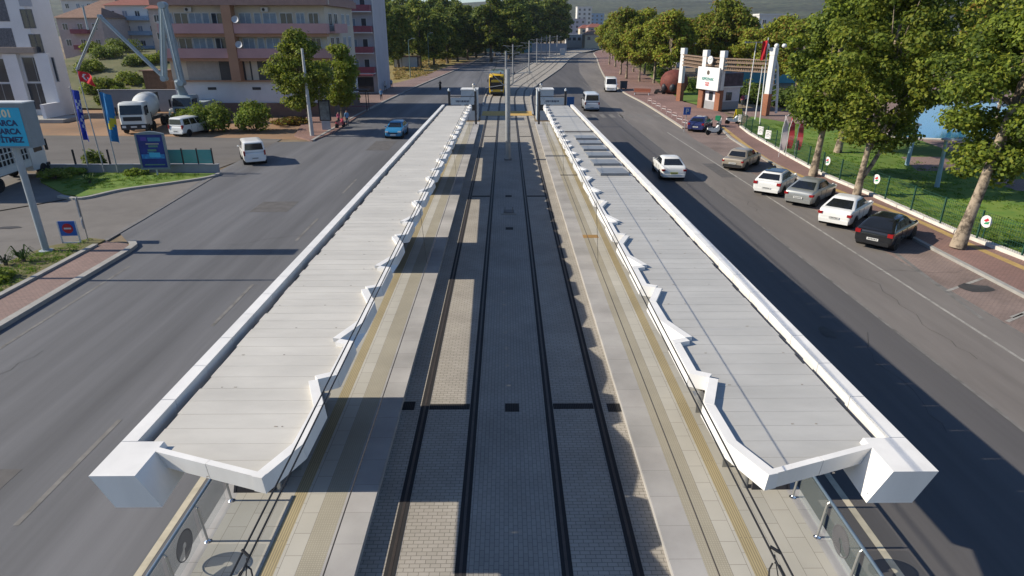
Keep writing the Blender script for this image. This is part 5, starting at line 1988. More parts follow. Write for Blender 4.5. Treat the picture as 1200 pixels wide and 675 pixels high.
window(bth, 0, .088, 1.65, .75, 1.0, 2, frame=m_iron)
window(bth, bl / 2 + .012, 1.9, 1.65, .85, 1.0, 2, frame=m_iron, rot=math.pi / 2)
# flag and lamp poles by the gate
for (bx, by, tx, ty, lab, fl) in ((873.5, 137.5, 886.5, 49, 'tall white lamp mast beside the gate with a crossbar on top', 0), (884.5, 141.5, 893.5, 78, 'bare white flag pole between two taller masts at the gate', 0), (890, 147, 900.5, 44, 'white flag pole with a drooping red flag at the gate', 1)):
    p = G(bx, by)
    q = V(tx, ty, p.y)
    t = thing('flag_pole', lab, 'flag pole', (p.x, p.y, .15))
    b = MB(); b.tube([(0, 0, 0), (q.x - p.x, 0, q.z - .15)], [.07, .045], 8); b.build('pole', m_gwhite, t)
    if fl:
        b = MB(); cloth(b, q.x - p.x - .55, q.z - .5, .55, 1.9, 5, 10, .1, lambda u, v: 0, -.2, 3); b.build('flag', m_flagred, t)
    elif ty < 60:
        b = MB(); b.bar((q.x - p.x - 1.2, 0, q.z - .2), (q.x - p.x + .9, 0, q.z - .2), .08, .08)
        for xx in (-1.1, .8):
            b.box(q.x - p.x + xx - .2, q.x - p.x + xx + .2, -.12, .12, q.z - .3, q.z - .12)
        b.build('crossbar', m_steel, t)
# red-brown round sculpture behind the gate
sc_ = V(789, 106, 106)
s_ = thing('round_sculpture', 'rusty red globe shaped kiosk with dark openings behind the gate', 'sculpture', (sc_.x, 106, .05))
b = MB(); b.lathe([(1.0, 0), (1.8, .5), (2.2, 1.5), (2.1, 2.5), (1.5, 3.3), (.5, 3.7), (.05, 3.75)], n=20); b.build('shell', mat('rust_red', (.13, .035, .025), .75, var=.4, scale=2), s_)
for a in (-1.9, -1.2, -2.6):
    b = MB(); b.ball((2.0 * math.cos(a), 2.0 * math.sin(a), 1.1), .5, .5, .65, 10, 6); b.build('opening', m_iron, s_)
b = MB(); b.tube([(0, 0, 3.7), (.1, .1, 4.3)], .1, 6); b.build('stem', m_gbrown, s_)
# yellow A-board near the scooter
yb_ = G(864, 143.5)
t = thing('folding_board', 'yellow folding board standing by the fence corner', 'board', (yb_.x, yb_.y, .12), R(20))
for s in (-1, 1):
    b = MB(); b.add([(-.4, s * .3, 0), (.4, s * .3, 0), (.4, s * .03, 1.35), (-.4, s * .03, 1.35), (-.4, s * .34, 0), (.4, s * .34, 0), (.4, s * .07, 1.35), (-.4, s * .07, 1.35)], [(0, 1, 2, 3), (7, 6, 5, 4), (0, 4, 5, 1), (1, 5, 6, 2), (2, 6, 7, 3), (3, 7, 4, 0)]); b.build('panel', mat('board_yellow', (.60, .48, .02), .5), t)
# blue road sign by the navy car
p = G(801.5, 155)
t = thing('road_sign', 'square blue road sign with a white symbol beside the dark blue car', 'sign', (p.x, p.y, .0))
b = MB(); b.tube([(0, 0, 0), (.1, 0, 2.2)], .035, 8); b.build('post', m_pole, t)
b = MB(); b.box(-.26, .46, -.05, -.01, 1.75, 2.5); o = b.build('plate', mat('traffic_blue', (.02, .10, .38), .4), t)
b = MB(); b.box(-.02, .06, -.058, -.051, 1.88, 2.36); b.box(.06, .26, -.058, -.051, 2.28, 2.36); b.box(.06, .26, -.058, -.051, 2.08, 2.16); b.box(.2, .28, -.0575, -.0505, 2.16, 2.28); b.build('white_symbol', m_frame, o)
# hoop rails along the plaza kerb
proto = None
hp = [(757, 121.5), (762, 125), (767, 128), (773, 131.5), (779, 135.5), (785, 139.5), (791, 144), (797, 148.5)]
for i, (px, py) in enumerate(hp):
    p = G(px, py)
    x, y = p.x + .5, p.y
    if proto is None:
        proto = thing('hoop_rail', 'x', 'rail', (x, y, .1), R(110), 'hoop rails along the plaza kerb')
        b = MB(); b.tube([(-.5, 0, 0), (-.5, 0, .5), (-.38, 0, .62), (.38, 0, .62), (.5, 0, .5), (.5, 0, 0)], .032, 8); b.build('hoop', mat('hoop_red_white', (.42, .30, .29), .5, var=.3, scale=5), proto)
        b = MB(); b.bar((-.5, 0, .34), (.5, 0, .34), .03, .05); b.build('crossbar', m_frame, proto)
        o = proto
    else:
        o = dup(proto, (x, y, .1), R(110))
    o['label'] = ['low red and white hoop rail, farthest along the plaza kerb', 'low hoop rail second farthest along the plaza kerb', 'low hoop rail third from the far end of the kerb row', 'low hoop rail fourth from the far end of the row', 'low hoop rail fourth from the blue sign', 'low hoop rail third from the blue sign', 'low hoop rail second from the blue sign', 'low red and white hoop rail nearest the blue road sign'][i]
# planter bench, bin
p = G(752, 112)
t = thing('planter_bench', 'rust red slatted bench around a young tree planter on the pavement', 'bench', (p.x, p.y, .1), R(-20))
b = MB(); b.box(-1.3, 1.3, -.35, .35, .42, .5); b.box(-1.3, 1.3, .3, .38, .5, .95); b.build('seat', mat('bench_red', (.28, .10, .06), .7), t)
for x in (-1.1, 1.1):
    b = MB(); b.box(x - .05, x + .05, -.3, .3, 0, .42); b.build('leg', m_frame, t)
p = G(730.5, 105)
t = thing('waste_container', 'dark grey waste container at the kerb behind the white van', 'bin', (p.x, p.y, .1))
b = MB(); b.box(-.55, .55, -.4, .4, .15, 1.2); b.build('body', mat('bin_grey', (.07, .08, .09), .6), t)
b = MB(); b.box(-.6, .6, -.45, .45, 1.2, 1.32); b.build('lid', m_iron, t)
for x in (-.4, .4):
    b = MB(); b.tube([(x, -.3, .08), (x, .3, .08)], .08, 8); b.build('wheel', m_tyre, t)

# ------------------------------------------------------------------ park fence with round signs
fpath = [Vector((p[0] + .1, p[1])) for p in kerbline[::-1]]
cum = [0]
for a, c in zip(fpath, fpath[1:]):
    cum.append(cum[-1] + (c - a).length)


def fpos(s_):
    for i in range(len(fpath) - 1):
        if s_ <= cum[i + 1]:
            t = (s_ - cum[i]) / (cum[i + 1] - cum[i])
            return fpath[i].lerp(fpath[i + 1], t)
    return fpath[-1]


f0 = fpath[0]
m_fence = mat('fence_green', (.02, .07, .05), .5)
ft = thing('mesh_fence', 'green wire mesh fence on posts along the white kerb of the park', 'fence', (f0.x, f0.y, .15))
s_ = .3
tot = cum[-1] - 14
while s_ < tot:
    p = fpos(s_) - f0
    b = MB(); b.box(p.x - .035, p.x + .035, p.y - .035, p.y + .035, 0, 1.55); b.build('post', m_fence, ft)
    s_ += 2.6
b = MB()
s_ = .3
while s_ < tot:
    p, q = fpos(s_) - f0, fpos(min(s_ + 2.6, tot)) - f0
    for z in (.1, .35, .6, .85, 1.1, 1.35, 1.5):
        b.bar((p.x, p.y, z), (q.x, q.y, z), .012, .012)
    for k in range(20):
        r_ = p.lerp(q, k / 20)
        b.bar((r_.x, r_.y, .05), (r_.x, r_.y, 1.5), .009, .009)
    s_ += 2.6
b.build('wire_mesh', m_fence, ft)
m_dg = mat('disc_green', (.03, .25, .12), .5)
m_dr = mat('disc_red', (.45, .03, .05), .5)
for (px, py, lab) in ((967, 209, 'round white club sign on the fence behind the silver saloon'), (1023, 233, 'round white club sign on the fence above the second white car'), (1148, 288, 'round white club sign on the fence right of the leaning trunk')):
    p = G(px, py)
    best = min((fpos(k * .1) for k in range(int(cum[-1] * 10))), key=lambda q: (q - Vector((p.x, p.y))).length)
    t = thing('round_sign', lab, 'sign', (best.x - .06, best.y, .2), R(-80), 'round club signs on the park fence')
    Mx = Matrix.Translation((0, -.05, 1.05)) @ Matrix.Rotation(math.pi / 2, 4, 'X')
    b = MB(); b.lathe([(.001, 0), (.30, 0), (.30, .02), (.001, .02)], n=28, M=Mx); o = b.build('disc', m_gwhite, t)
    b = MB()
    b.add([Mx @ Vector(v) for v in ((-.16, .02, .024), (.04, .18, .024), (.15, .08, .024), (-.02, -.03, .024))], [(0, 1, 2, 3)], 0)
    b.add([Mx @ Vector(v) for v in ((-.12, -.16, .024), (.15, -.11, .024), (.18, .03, .024), (-.04, -.05, .024))], [(0, 1, 2, 3)], 1)
    b.build('club_mark', [m_dr, m_dg], o)
    b = MB(); b.box(-.02, .02, -.04, 0, .2, 1.4); b.build('bracket', m_fence, t)
for (px, py, lab) in ((868.5, 146, 'small white notice plate on the fence nearest the yellow board'), (874.5, 150, 'second small white notice plate on the fence from the yellow board'), (893, 166, 'narrow white notice plate on the fence below the flag poles'), (901, 171, 'square white notice plate on the fence beside the pink banners'), (1210, 316, 'white board low on the fence at the right edge')):
    p = G(px, py)
    best = min((fpos(k * .1) for k in range(int(cum[-1] * 10))), key=lambda q: (q - Vector((p.x, p.y))).length)
    t = thing('notice_plate', lab, 'notice', (best.x - .08, best.y, .3), R(-60))
    b = MB(); b.box(-.3, .3, -.02, .0, .35, 1.1); b.build('plate', m_gwhite, t)
    b = MB()
    for k in range(4):
        b.box(-.22, .18 - (k % 2) * .1, -.024, -.0205, .95 - k * .13, .99 - k * .13)
    b.build('small_print', m_sign_ink, t)
# feather banners
m_ban = mat('banner_red', (.52, .06, .07), .75, var=.1)
for i, (px, py, h, mb_, lab) in enumerate(((912, 186, 3.4, mat('banner_white', (.60, .52, .52), .75), 'white feather banner leaning beside two red ones on the lawn'), (920, 184, 3.1, m_ban, 'red feather banner next to the white banner'), (930, 186, 3.1, m_ban, 'red feather banner standing apart nearest the first big tree'))):
    p = G(px, py)
    t = thing('feather_banner', lab, 'banner', (p.x, p.y, .15), R(-12))
    b = MB(); b.tube([(0, 0, 0), (-.02, 0, h * .7), (.12, 0, h * .95), (.3, 0, h)], .025, 6); b.build('pole', m_frame, t)
    b = MB()
    n = 14
    pr = [(0, .55 + (h - .6) * k / n, (.46 * (1 - .35 * abs(k / n - .4)) if k < n - 2 else .46 * .55 * (n - k) / 2.5 + .05)) for k in range(n + 1)]
    for (x0, z0, w0), (x1_, z1, w1) in zip(pr, pr[1:]):
        b.add([(.02, .05 * math.sin(z0 * 3), z0), (w0, .09 * math.sin(z0 * 3 + 1), z0), (w1, .09 * math.sin(z1 * 3 + 1), z1), (.02, .05 * math.sin(z1 * 3), z1)], [(0, 1, 2, 3)], 1 if mb_ is m_ban and int(z0 * 4) % 4 == 1 else 0, True)
    b.build('banner_cloth', [mb_, mat('banner_print', (.55, .14, .14), .75)], t)
# park lamps (pale blue columns)
for (px, py, tx, ty, lab) in ((1062, 196, 1074, 150, 'pale blue lamp column on the lawn beside the path'), (1097, 222, 1108, 168, 'pale blue lamp column half hidden by the leaning tree'), (1118, 137, 1124, 92, 'dark floodlight column on the far pool deck')):
    p = G(px, py)
    q = V(tx, ty, p.y)
    t = thing('park_lamp', lab, 'lamp post', (p.x, p.y, .15))
    b = MB(); b.tube([(0, 0, 0), (q.x - p.x, 0, q.z)], [.16, .1], 10); b.build('column', mat('lamp_pale_blue', (.25, .38, .45), .5) if py > 150 else m_iron, t)
    b = MB(); b.lathe([(.08, 0), (.3, .06), (.3, .14), (.05, .22)], (q.x - p.x, 0, q.z), 14); b.build('lamp_head', m_steel, t)
for (px, py, lab) in ((1172, 196, 'white sun lounger on the pool deck at the right edge'), (1190, 200, 'second white sun lounger at the right edge of the pool deck')):
    p = G(px, py)
    t = thing('sun_lounger', lab, 'sun lounger', (p.x, p.y, .1), R(70))
    b = MB(); b.box(-.32, .32, -.9, .4, .3, .36); b.build('seat', m_gwhite, t)
    b = MB(); b.bar((0, .4, .33), (0, 1.0, .75), .64, .05); b.build('backrest', m_gwhite, t)
    for x in (-.28, .28):
        for y in (-.8, .3):
            b = MB(); b.box(x - .03, x + .03, y - .03, y + .03, 0, .3); b.build('leg', m_gwhite, t)
HAZE = .00007
# ================================================================== VEGETATION
L_dark = leafmat('leaf_dark', (.085, .13, .022))
L_mid = leafmat('leaf_mid', (.175, .235, .03))
L_yel = leafmat('leaf_yellow_green', (.24, .27, .034))
L_rust = leafmat('leaf_rusty', (.20, .13, .028))
L_pine = leafmat('leaf_wood_dark', (.075, .12, .03))
L_pine2 = leafmat('leaf_wood_mid', (.17, .225, .04))
L_pine3 = leafmat('leaf_wood_olive', (.26, .27, .045))
L_bright = leafmat('leaf_bright', (.17, .25, .035))
m_bark = mat('plane_bark', (.33, .265, .195), .9, scale=2.2, col2=(.09, .07, .052), bump=1.0, bscale=7)
for nd in m_bark.node_tree.nodes:
    if nd.bl_idname == 'ShaderNodeMapRange':
        nd.inputs['From Min'].default_value = .44
        nd.inputs['From Max'].default_value = .57
m_bark_d = mat('dark_bark', (.10, .08, .06), .9, var=.3, scale=5, bump=.5, bscale=12)


def leaves(seed, clumps, per, size, mats, name, weights=(.3, .45, .25), flat=.55, shell=.55):
    """clumps: list of (cx, cy, cz, rx, ry, rz)"""
    rg = np.random.default_rng(seed)
    cen, nor, ml = [], [], []
    tot = sum(c[3] * c[4] + c[4] * c[5] for c in clumps)
    for c in clumps:
        n = max(8, int(per * (c[3] * c[4] + c[4] * c[5]) / tot))
        d = rg.normal(size=(n, 3))
        d /= np.linalg.norm(d, axis=1)[:, None]
        r = shell + (1 - shell) * rg.random(n) ** .6
        r *= 1 + .18 * rg.normal(size=n)
        p = d * r[:, None] * np.array(c[3:6]) + np.array(c[:3])
        cen.append(p)
        nn = d * .8 + rg.normal(size=(n, 3)) * .55 + np.array([0, 0, flat])
        nor.append(nn / np.linalg.norm(nn, axis=1)[:, None])
        w_ = np.array(weights) * rg.uniform(.4, 1.6, len(weights))
        ml.append(rg.choice(len(weights), n, p=w_ / w_.sum()))
    cen, nor, ml = np.vstack(cen), np.vstack(nor), np.concatenate(ml)
    n = len(cen)
    ref = rg.normal(size=(n, 3))
    u = np.cross(nor, ref)
    u /= np.linalg.norm(u, axis=1)[:, None]
    v = np.cross(nor, u)
    s_ = size * rg.uniform(.6, 1.35, n)[:, None]
    co_ = np.stack([cen - u * s_ * .5, cen + v * s_ * .36 + nor * s_ * .06, cen + u * s_ * .5, cen - v * s_ * .36 - nor * s_ * .05], axis=1).reshape(-1, 3)
    me = bpy.data.meshes.new(name)
    me.vertices.add(n * 4)
    me.vertices.foreach_set('co', co_.astype(np.float32).ravel())
    me.loops.add(n * 4)
    me.loops.foreach_set('vertex_index', np.arange(n * 4, dtype=np.int32))
    me.polygons.add(n)
    me.polygons.foreach_set('loop_start', np.arange(0, n * 4, 4, dtype=np.int32))
    for m in mats:
        me.materials.append(m)
    me.polygons.foreach_set('material_index', ml.astype(np.int32))
    me.update(calc_edges=True)
    me.validate()
    return me


def crown_clumps(rg, R_, H0, H1, n, r0, r1, shape=1.0):
    """clumps filling an uneven crown of radius R_ between heights H0 and H1"""
    out = []
    for i in range(n):
        t = rg.random()
        z = H0 + (H1 - H0) * t
        prof = math.sin(math.pi * (.12 + .80 * t)) ** shape
        a = rg.uniform(0, 6.283)
        rr = R_ * prof * math.sqrt(rg.uniform(.12, 1)) * rg.uniform(.75, 1.08)
        s_ = rg.uniform(r0, r1)
        out.append((rr * math.cos(a), rr * math.sin(a), z, s_ * rg.uniform(.9, 1.4), s_ * rg.uniform(.9, 1.4), s_ * rg.uniform(.55, .85)))
    return out


def trunk_mesh(rg, H, r, clumps, lean=(0, 0), forks=5, fork_at=.45, mat_=None, name='trunk'):
    b = MB()
    pts = []
    for k in range(7):
        t = k / 6
        pts.append((lean[0] * t + rg.uniform(-.05, .05) * r * 4 * (k > 0), lean[1] * t + rg.uniform(-.05, .05) * r * 4 * (k > 0), H * t))
    b.tube(pts, [r * (1.35 if k == 0 else 1 - .55 * k / 6) for k in range(7)], 10)
    cs = sorted(clumps, key=lambda c: rg.random())[:forks * 2]
    for c in cs:
        t = rg.uniform(fork_at, .95)
        p = Vector((lean[0] * t, lean[1] * t, H * t))
        q = Vector(c[:3])
        m_ = p.lerp(q, .5) + Vector((rg.uniform(-.3, .3), rg.uniform(-.3, .3), rg.uniform(.0, .4)))
        b.tube([p, m_, q], [r * .42, r * .26, r * .07], 7)
    if fork_at < .16:
        p = [Vector((lean[0] * t, lean[1] * t, H * t)) for t in (.10, .2)]
        b.tube([p[0], p[0] + Vector((.55, .1, .9)), p[0] + Vector((1.35, .3, 2.6)), p[0] + Vector((1.8, .4, 4.4))], [r * .75, r * .68, r * .55, r * .3], 9)
    return b.mesh(name, mat_ or m_bark)


def make_tree(name, label, loc, H, R_, H0, r, n, per, leaf, mats, seed, weights=(.3, .45, .25), lean=(0, 0), clump=(.8, 1.3), trunk_h=None, group=None, shape=1.0, bark=None, cat='tree', forks=5, fork_at=.45, shift=(0, 0)):
    rg = random.Random(seed)
    cl_ = [(x + lean[0] * .9 + shift[0], y + lean[1] * .9 + shift[1], z, a, b_, c) for (x, y, z, a, b_, c) in crown_clumps(rg, R_, H0, H, n, clump[0], clump[1], shape)]
    t = thing(name, label, cat, loc, 0, group)
    put(trunk_mesh(rg, trunk_h or H * .78, r, cl_, lean, forks, fork_at, bark), 'trunk', t)
    put(leaves(seed, cl_, per, leaf, mats, 'crown', weights), 'crown', t)
    return t


PM = [L_dark, L_mid, L_yel]
big = 'big plane trees along the park kerb'


def gz(px, py, h=.12):
    p = G(px, py)
    return (p.x, p.y, h)


make_tree('plane_tree', 'tall plane tree behind the silver saloon, its crown left of the forked tree', gz(952, 208), 12.6, 3.3, 3.6, .24, 92, 32000, .235, PM, 21, (.50, .42, .08), (.5, .3), (.5, .95), group=big)
make_tree('plane_tree', 'big plane tree with a low forked trunk behind the second white car', gz(1003, 232), 12.8, 4.0, 3.2, .20, 104, 37000, .225, PM, 22, (.15, .45, .40), (.9, .8), (.5, 1.0), group=big, forks=7, fork_at=.14, shift=(.5, .5))
make_tree('plane_tree', 'big leaning plane tree with a thick bare trunk right of the black car', gz(1121, 293), 11.4, 3.9, 3.3, .28, 104, 35000, .20, PM, 23, (.38, .50, .12), (1.6, .8), (.5, .9), group=big, fork_at=.5, shift=(.7, .6))
make_tree('plane_tree', 'plane tree on the lawn with trunk seen behind the tall left plane tree', gz(981, 181), 12, 3.4, 4.4, .26, 70, 20000, .28, PM, 24, (.35, .45, .2), (.3, .2), (.8, 1.3), group=big)
make_tree('plane_tree', 'plane tree deep on the lawn behind the forked tree', gz(1025, 170), 12.5, 3.6, 5.2, .28, 70, 20000, .29, PM, 25, (.35, .45, .2), (.3, .2), (.8, 1.3), group=big)
make_tree('plane_tree', 'plane tree by the pool deck seen at the far right between near crowns', (44, 52, .1), 12.5, 4.6, 3.2, .3, 42, 10000, .42, PM, 27, (.4, .45, .15), (0, 0), (.9, 1.5), group=big)

# avenue of younger plane trees on the far right pavement
av = 'avenue plane trees on the far right pavement'
protos = []
for i, sd in enumerate((31, 32, 33)):
    rg = random.Random(sd)
    H = (9.4, 10.2, 9.0)[i]
    cl_ = crown_clumps(rg, (3.0, 3.3, 2.8)[i], 3.3, H, 48, .65, 1.15)
    protos.append((trunk_mesh(rg, H * .75, .17, cl_, (.1, 0), 4, .4), leaves(sd, cl_, 9000, .38, [L_mid, L_yel, L_rust], 'crown', (.42, .44, .14))))
ava = [(714, 76), (721, 79), (717, 70), (727, 88), (734, 93), (742, 85), (749, 96), (755, 87), (766, 98), (706, 62), (731, 72), (744, 76), (778, 95), (716, 62), (700, 55)]
avlab = ['avenue plane tree with a pale trunk at the kerb behind the white van', 'second avenue plane tree from the white van', 'avenue plane tree at the bend of the pavement', 'avenue plane tree next to the dark waste container', 'avenue plane tree just left of the planter bench', 'avenue plane tree behind the planter bench', 'avenue plane tree beside the planter bench', 'avenue plane tree over the park wall behind the bench', 'avenue plane tree at the edge of the dark park hedge']
for i, (px, py) in enumerate(ava):
    x, y, z = gz(px, py)
    t = thing('avenue_tree', avlab[i] if i < len(avlab) else 'far avenue plane tree lost in the yellow green row of crowns', 'tree', (x, y, z), rnd.uniform(0, 6.28), av)
    tm, cm = protos[i % 3]
    s_ = rnd.uniform(1.06, 1.26)
    t.scale = (s_, s_, s_ * rnd.uniform(.95, 1.08))
    put(tm, 'trunk', t)
    put(cm, 'crown', t)
# trees standing in the park behind the gate
pk = 'park trees behind the gate'
for i, (px, Y, s_, lab) in enumerate(((786, 122, 1.2, 'dark park tree left of the white gate pillars'), (800, 135, 1.25, 'park tree right behind the rusty globe'), (828, 130, 1.35, 'yellow green park tree rising above the gate sign'), (848, 126, 1.4, 'tall park tree above the gate beam'), (868, 124, 1.3, 'green park tree right of the gate sign'), (884, 118, 1.05, 'park tree above the lamp masts'), (912, 108, 1.1, 'park tree beside the gate arch'), (770, 140, 1.2, 'dark park tree behind the planter bench'), (940, 100, 1.2, 'park tree hidden behind the tall left plane tree'), (1150, 88, 1.3, 'park tree beyond the pool at the right'), (1060, 96, 1.15, 'park tree beyond the pool behind the forked tree'), (1190, 70, 1.2, 'park tree near the right edge beyond the loungers'))):
    p = V(px, 60, Y)
    t = thing('park_tree', lab, 'tree', (p.x, Y, .05), i * 1.3, pk)
    t.scale = (s_, s_, s_)
    tm, cm = protos[(i + 1) % 3]
    put(tm, 'trunk', t)
    put(cm, 'crown', t)
# hedge along the park edge behind the avenue
m_trunkd = m_bark_d

# the dark wood on the left
fprotos = []
for i, (sd, Rr, H, H0, sh) in enumerate(((41, 3.6, 11.5, 2.2, .9), (42, 3.2, 13, 2.6, .8), (43, 4.2, 10.5, 1.6, 1.0), (44, 2.9, 12.5, 3.5, .8))):
    rg = random.Random(sd)
    cl_ = crown_clumps(rg, Rr, H0, H, 54, .6, 1.2, sh)
    fprotos.append((trunk_mesh(rg, H * .8, .24, cl_, (.1, 0), 4, .4, m_bark_d), leaves(sd, cl_, 7500, .46, [L_pine, L_pine2, L_pine3], 'crown', (.42, .42, .16))))
wood = 'trees of the dark wood beyond the dry field'
front = [(449, 168, 1.2, 1), (466, 178, 1.3, 0), (483, 190, 1.15, 3), (492, 186, 1.25, 1), (508, 192, 1.2, 0), (524, 200, 1.3, 2), (536, 212, 1.25, 1), (548, 222, 1.3, 3), (558, 240, 1.3, 2), (569, 262, 1.4, 0), (582, 285, 1.45, 1)]
flab = ['wood edge tree nearest the tall apartment tower', 'round wood edge tree left of the field kiosk', 'slim wood edge tree above the field kiosk', 'tall wood edge tree right of the kiosk roof', 'broad low wood edge tree behind the twin lamp', 'dense wood edge tree in the middle of the dry field', 'tall wood edge tree where the pavement turns', 'slim wood edge tree at the end of the dry grass', 'broad wood edge tree beside the road bend', 'wood edge tree left of the teal hoarding', 'wood edge tree above the teal hoarding']
back = []
rg = random.Random(9)
for i in range(34):
    Y = rg.uniform(165, 330)
    lo, hi = 452, 655 if Y > 260 else 610
    back.append((rg.uniform(lo, hi), Y + 40, rg.uniform(1.15, 1.6) * (1 + (Y - 150) / 500), rg.randrange(4)))
for px, Y in ((590, 315), (600, 318), (611, 322), (622, 325), (632, 328), (641, 332), (650, 336), (657, 345), (604, 345), (625, 350), (645, 355), (585, 340), (615, 330), (636, 338)):
    back.append((px, Y, rg.uniform(1.5, 1.95), rg.randrange(4)))
for i, (px, Y, s_, k) in enumerate(front + back):
    p = V(px, 60, Y)
    t = thing('wood_tree', flab[i] if i < len(front) else 'dark green tree deep in the wood behind the front row', 'tree', (p.x, Y, -.05), rg.uniform(0, 6.28), wood)
    t.scale = (s_ * rg.uniform(.95, 1.15), s_ * rg.uniform(.95, 1.15), s_)
    put(fprotos[k][0], 'trunk', t)
    put(fprotos[k][1], 'crown', t)
rgd = np.random.default_rng(4)
# undergrowth
cl_ = []
for i in range(80):
    px = rgd.uniform(455, 640)
    Y = 186 + (px - 455) * .62 + rgd.uniform(0, 16) + (40 if px > 560 else 0)
    p = V(px, 60, Y)
    cl_.append((p.x, Y, rgd.uniform(.5, 1.2), 2.2, 2.2, rgd.uniform(1.0, 1.8)))
put(leaves(77, cl_, 9000, .6, [L_pine, L_pine2, L_pine3], 'undergrowth', (.5, .35, .15)), 'undergrowth', kind='stuff', label='dark undergrowth along the foot of the wood', category='undergrowth')
cl_ = []
for i in range(70):
    t_ = i / 69
    a = Vector(g2(735, 71)).lerp(Vector(g2(792, 109)), t_)
    cl_.append((a.x + 1.5 + rgd.uniform(-.5, 1.8), a.y + rgd.uniform(-.5, .5), rgd.uniform(.5, 1.4), 1.2, 1.2, rgd.uniform(.8, 1.4)))
put(leaves(78, cl_, 9000, .4, [L_pine, L_dark, L_mid], 'hedge', (.5, .35, .15)), 'park_hedge', label='dark hedge behind the avenue along the park edge', category='hedge')
cl_ = []
for i in range(46):
    t_ = i / 45
    a = Vector(g2(866, 119)).lerp(Vector(g2(960, 134)), t_)
    cl_.append((a.x + rgd.uniform(-.5, .5), a.y + 2 + rgd.uniform(-1, 1), rgd.uniform(.6, 2.0), 1.3, 1.3, rgd.uniform(.9, 1.5)))
put(leaves(79, cl_, 7000, .4, [L_pine, L_dark, L_mid], 'hedge', (.6, .3, .1)), 'park_hedge', label='tall dark hedge behind the flag poles at the gate', category='hedge')

# street trees on the left corner
make_tree('young_tree', 'larger yellow green street tree in front of the beige block', gz(365, 156), 9.3, 3.0, 2.6, .15, 110, 20000, .26, [L_mid, L_yel, L_dark], 51, (.38, .47, .15), (-.6, .1), (.5, .9), shape=1.3, fork_at=.25)
make_tree('young_tree', 'smaller yellow street tree right of the utility pole', gz(401, 142), 7.8, 2.3, 1.8, .11, 44, 10000, .28, [L_mid, L_yel, L_bright], 52, (.3, .5, .2), (0, 0), (.5, .9), shape=1.2, fork_at=.2)


def bush(label, loc, R_, H, seed, mats=(L_mid, L_bright, L_yel), per=4500, leaf=.24, name='bush', group=None, w_=(.2, .65, .15), n=22):
    rg = random.Random(seed)
    cl_ = []
    for i in range(n):
        a = rg.uniform(0, 6.28)
        rr = R_ * math.sqrt(rg.random()) * .75
        cl_.append((rr * math.cos(a), rr * math.sin(a), rg.uniform(.25, .85) * H * (1 - .4 * rr / R_), R_ * .36, R_ * .36, H * .24))
    t = thing(name, label, 'bush', loc, 0, group)
    put(leaves(seed, cl_, per, leaf, list(mats), 'foliage', w_), 'foliage', t)
    b = MB()
    for i in range(5):
        c = cl_[i]
        b.tube([(0, 0, 0), (c[0] * .5, c[1] * .5, c[2] * .5), c[:3]], [.06, .04, .015], 6)
    b.build('stems', m_bark_d, t)
    return t


bush('light green bush right of the parked small white van', gz(250, 154, 0), 2.2, 3.3, 61)
bush('low light green bush just left of the bigger one behind the van', gz(218, 150, 0), 1.5, 2.2, 62)
bush('light green bush standing alone in front of the white base wall', gz(299, 154, 0), 1.9, 3.2, 63)
bush('dry brown weeds at the foot of the brick base', gz(340, 146, 0), 2.3, .8, 64, (L_rust, L_rust, L_yel), 1500, .3)
bush('dark round shrub at the low wall by the flag poles', gz(111, 200, 0), .9, 1.7, 65, (L_dark, L_pine2, L_mid), 2200, .18)
bush('low leafy plant against the low wall beside the dark shrub', gz(90, 205, .1), .9, .5, 66, (L_mid, L_bright, L_yel), 1500, .14)
bush('clipped green plant below the blue poster', gz(160, 206, .1), .8, .45, 67, (L_mid, L_bright, L_mid), 1200, .14)
bush('dark low plant at the left end of the corner lawn', gz(66, 211, .1), 1.1, .8, 68, (L_dark, L_pine2, L_mid), 1500, .16)
sh_ = 'shrubs on the dry slope behind the yard wall'


def slope_z(x, y):
    t = min(max((y - 87) / 48, 0), 1)
    return .25 + 5.4 * (t * t * (3 - 2 * t)) * min(1, max(0, (-x - 30) / 8))


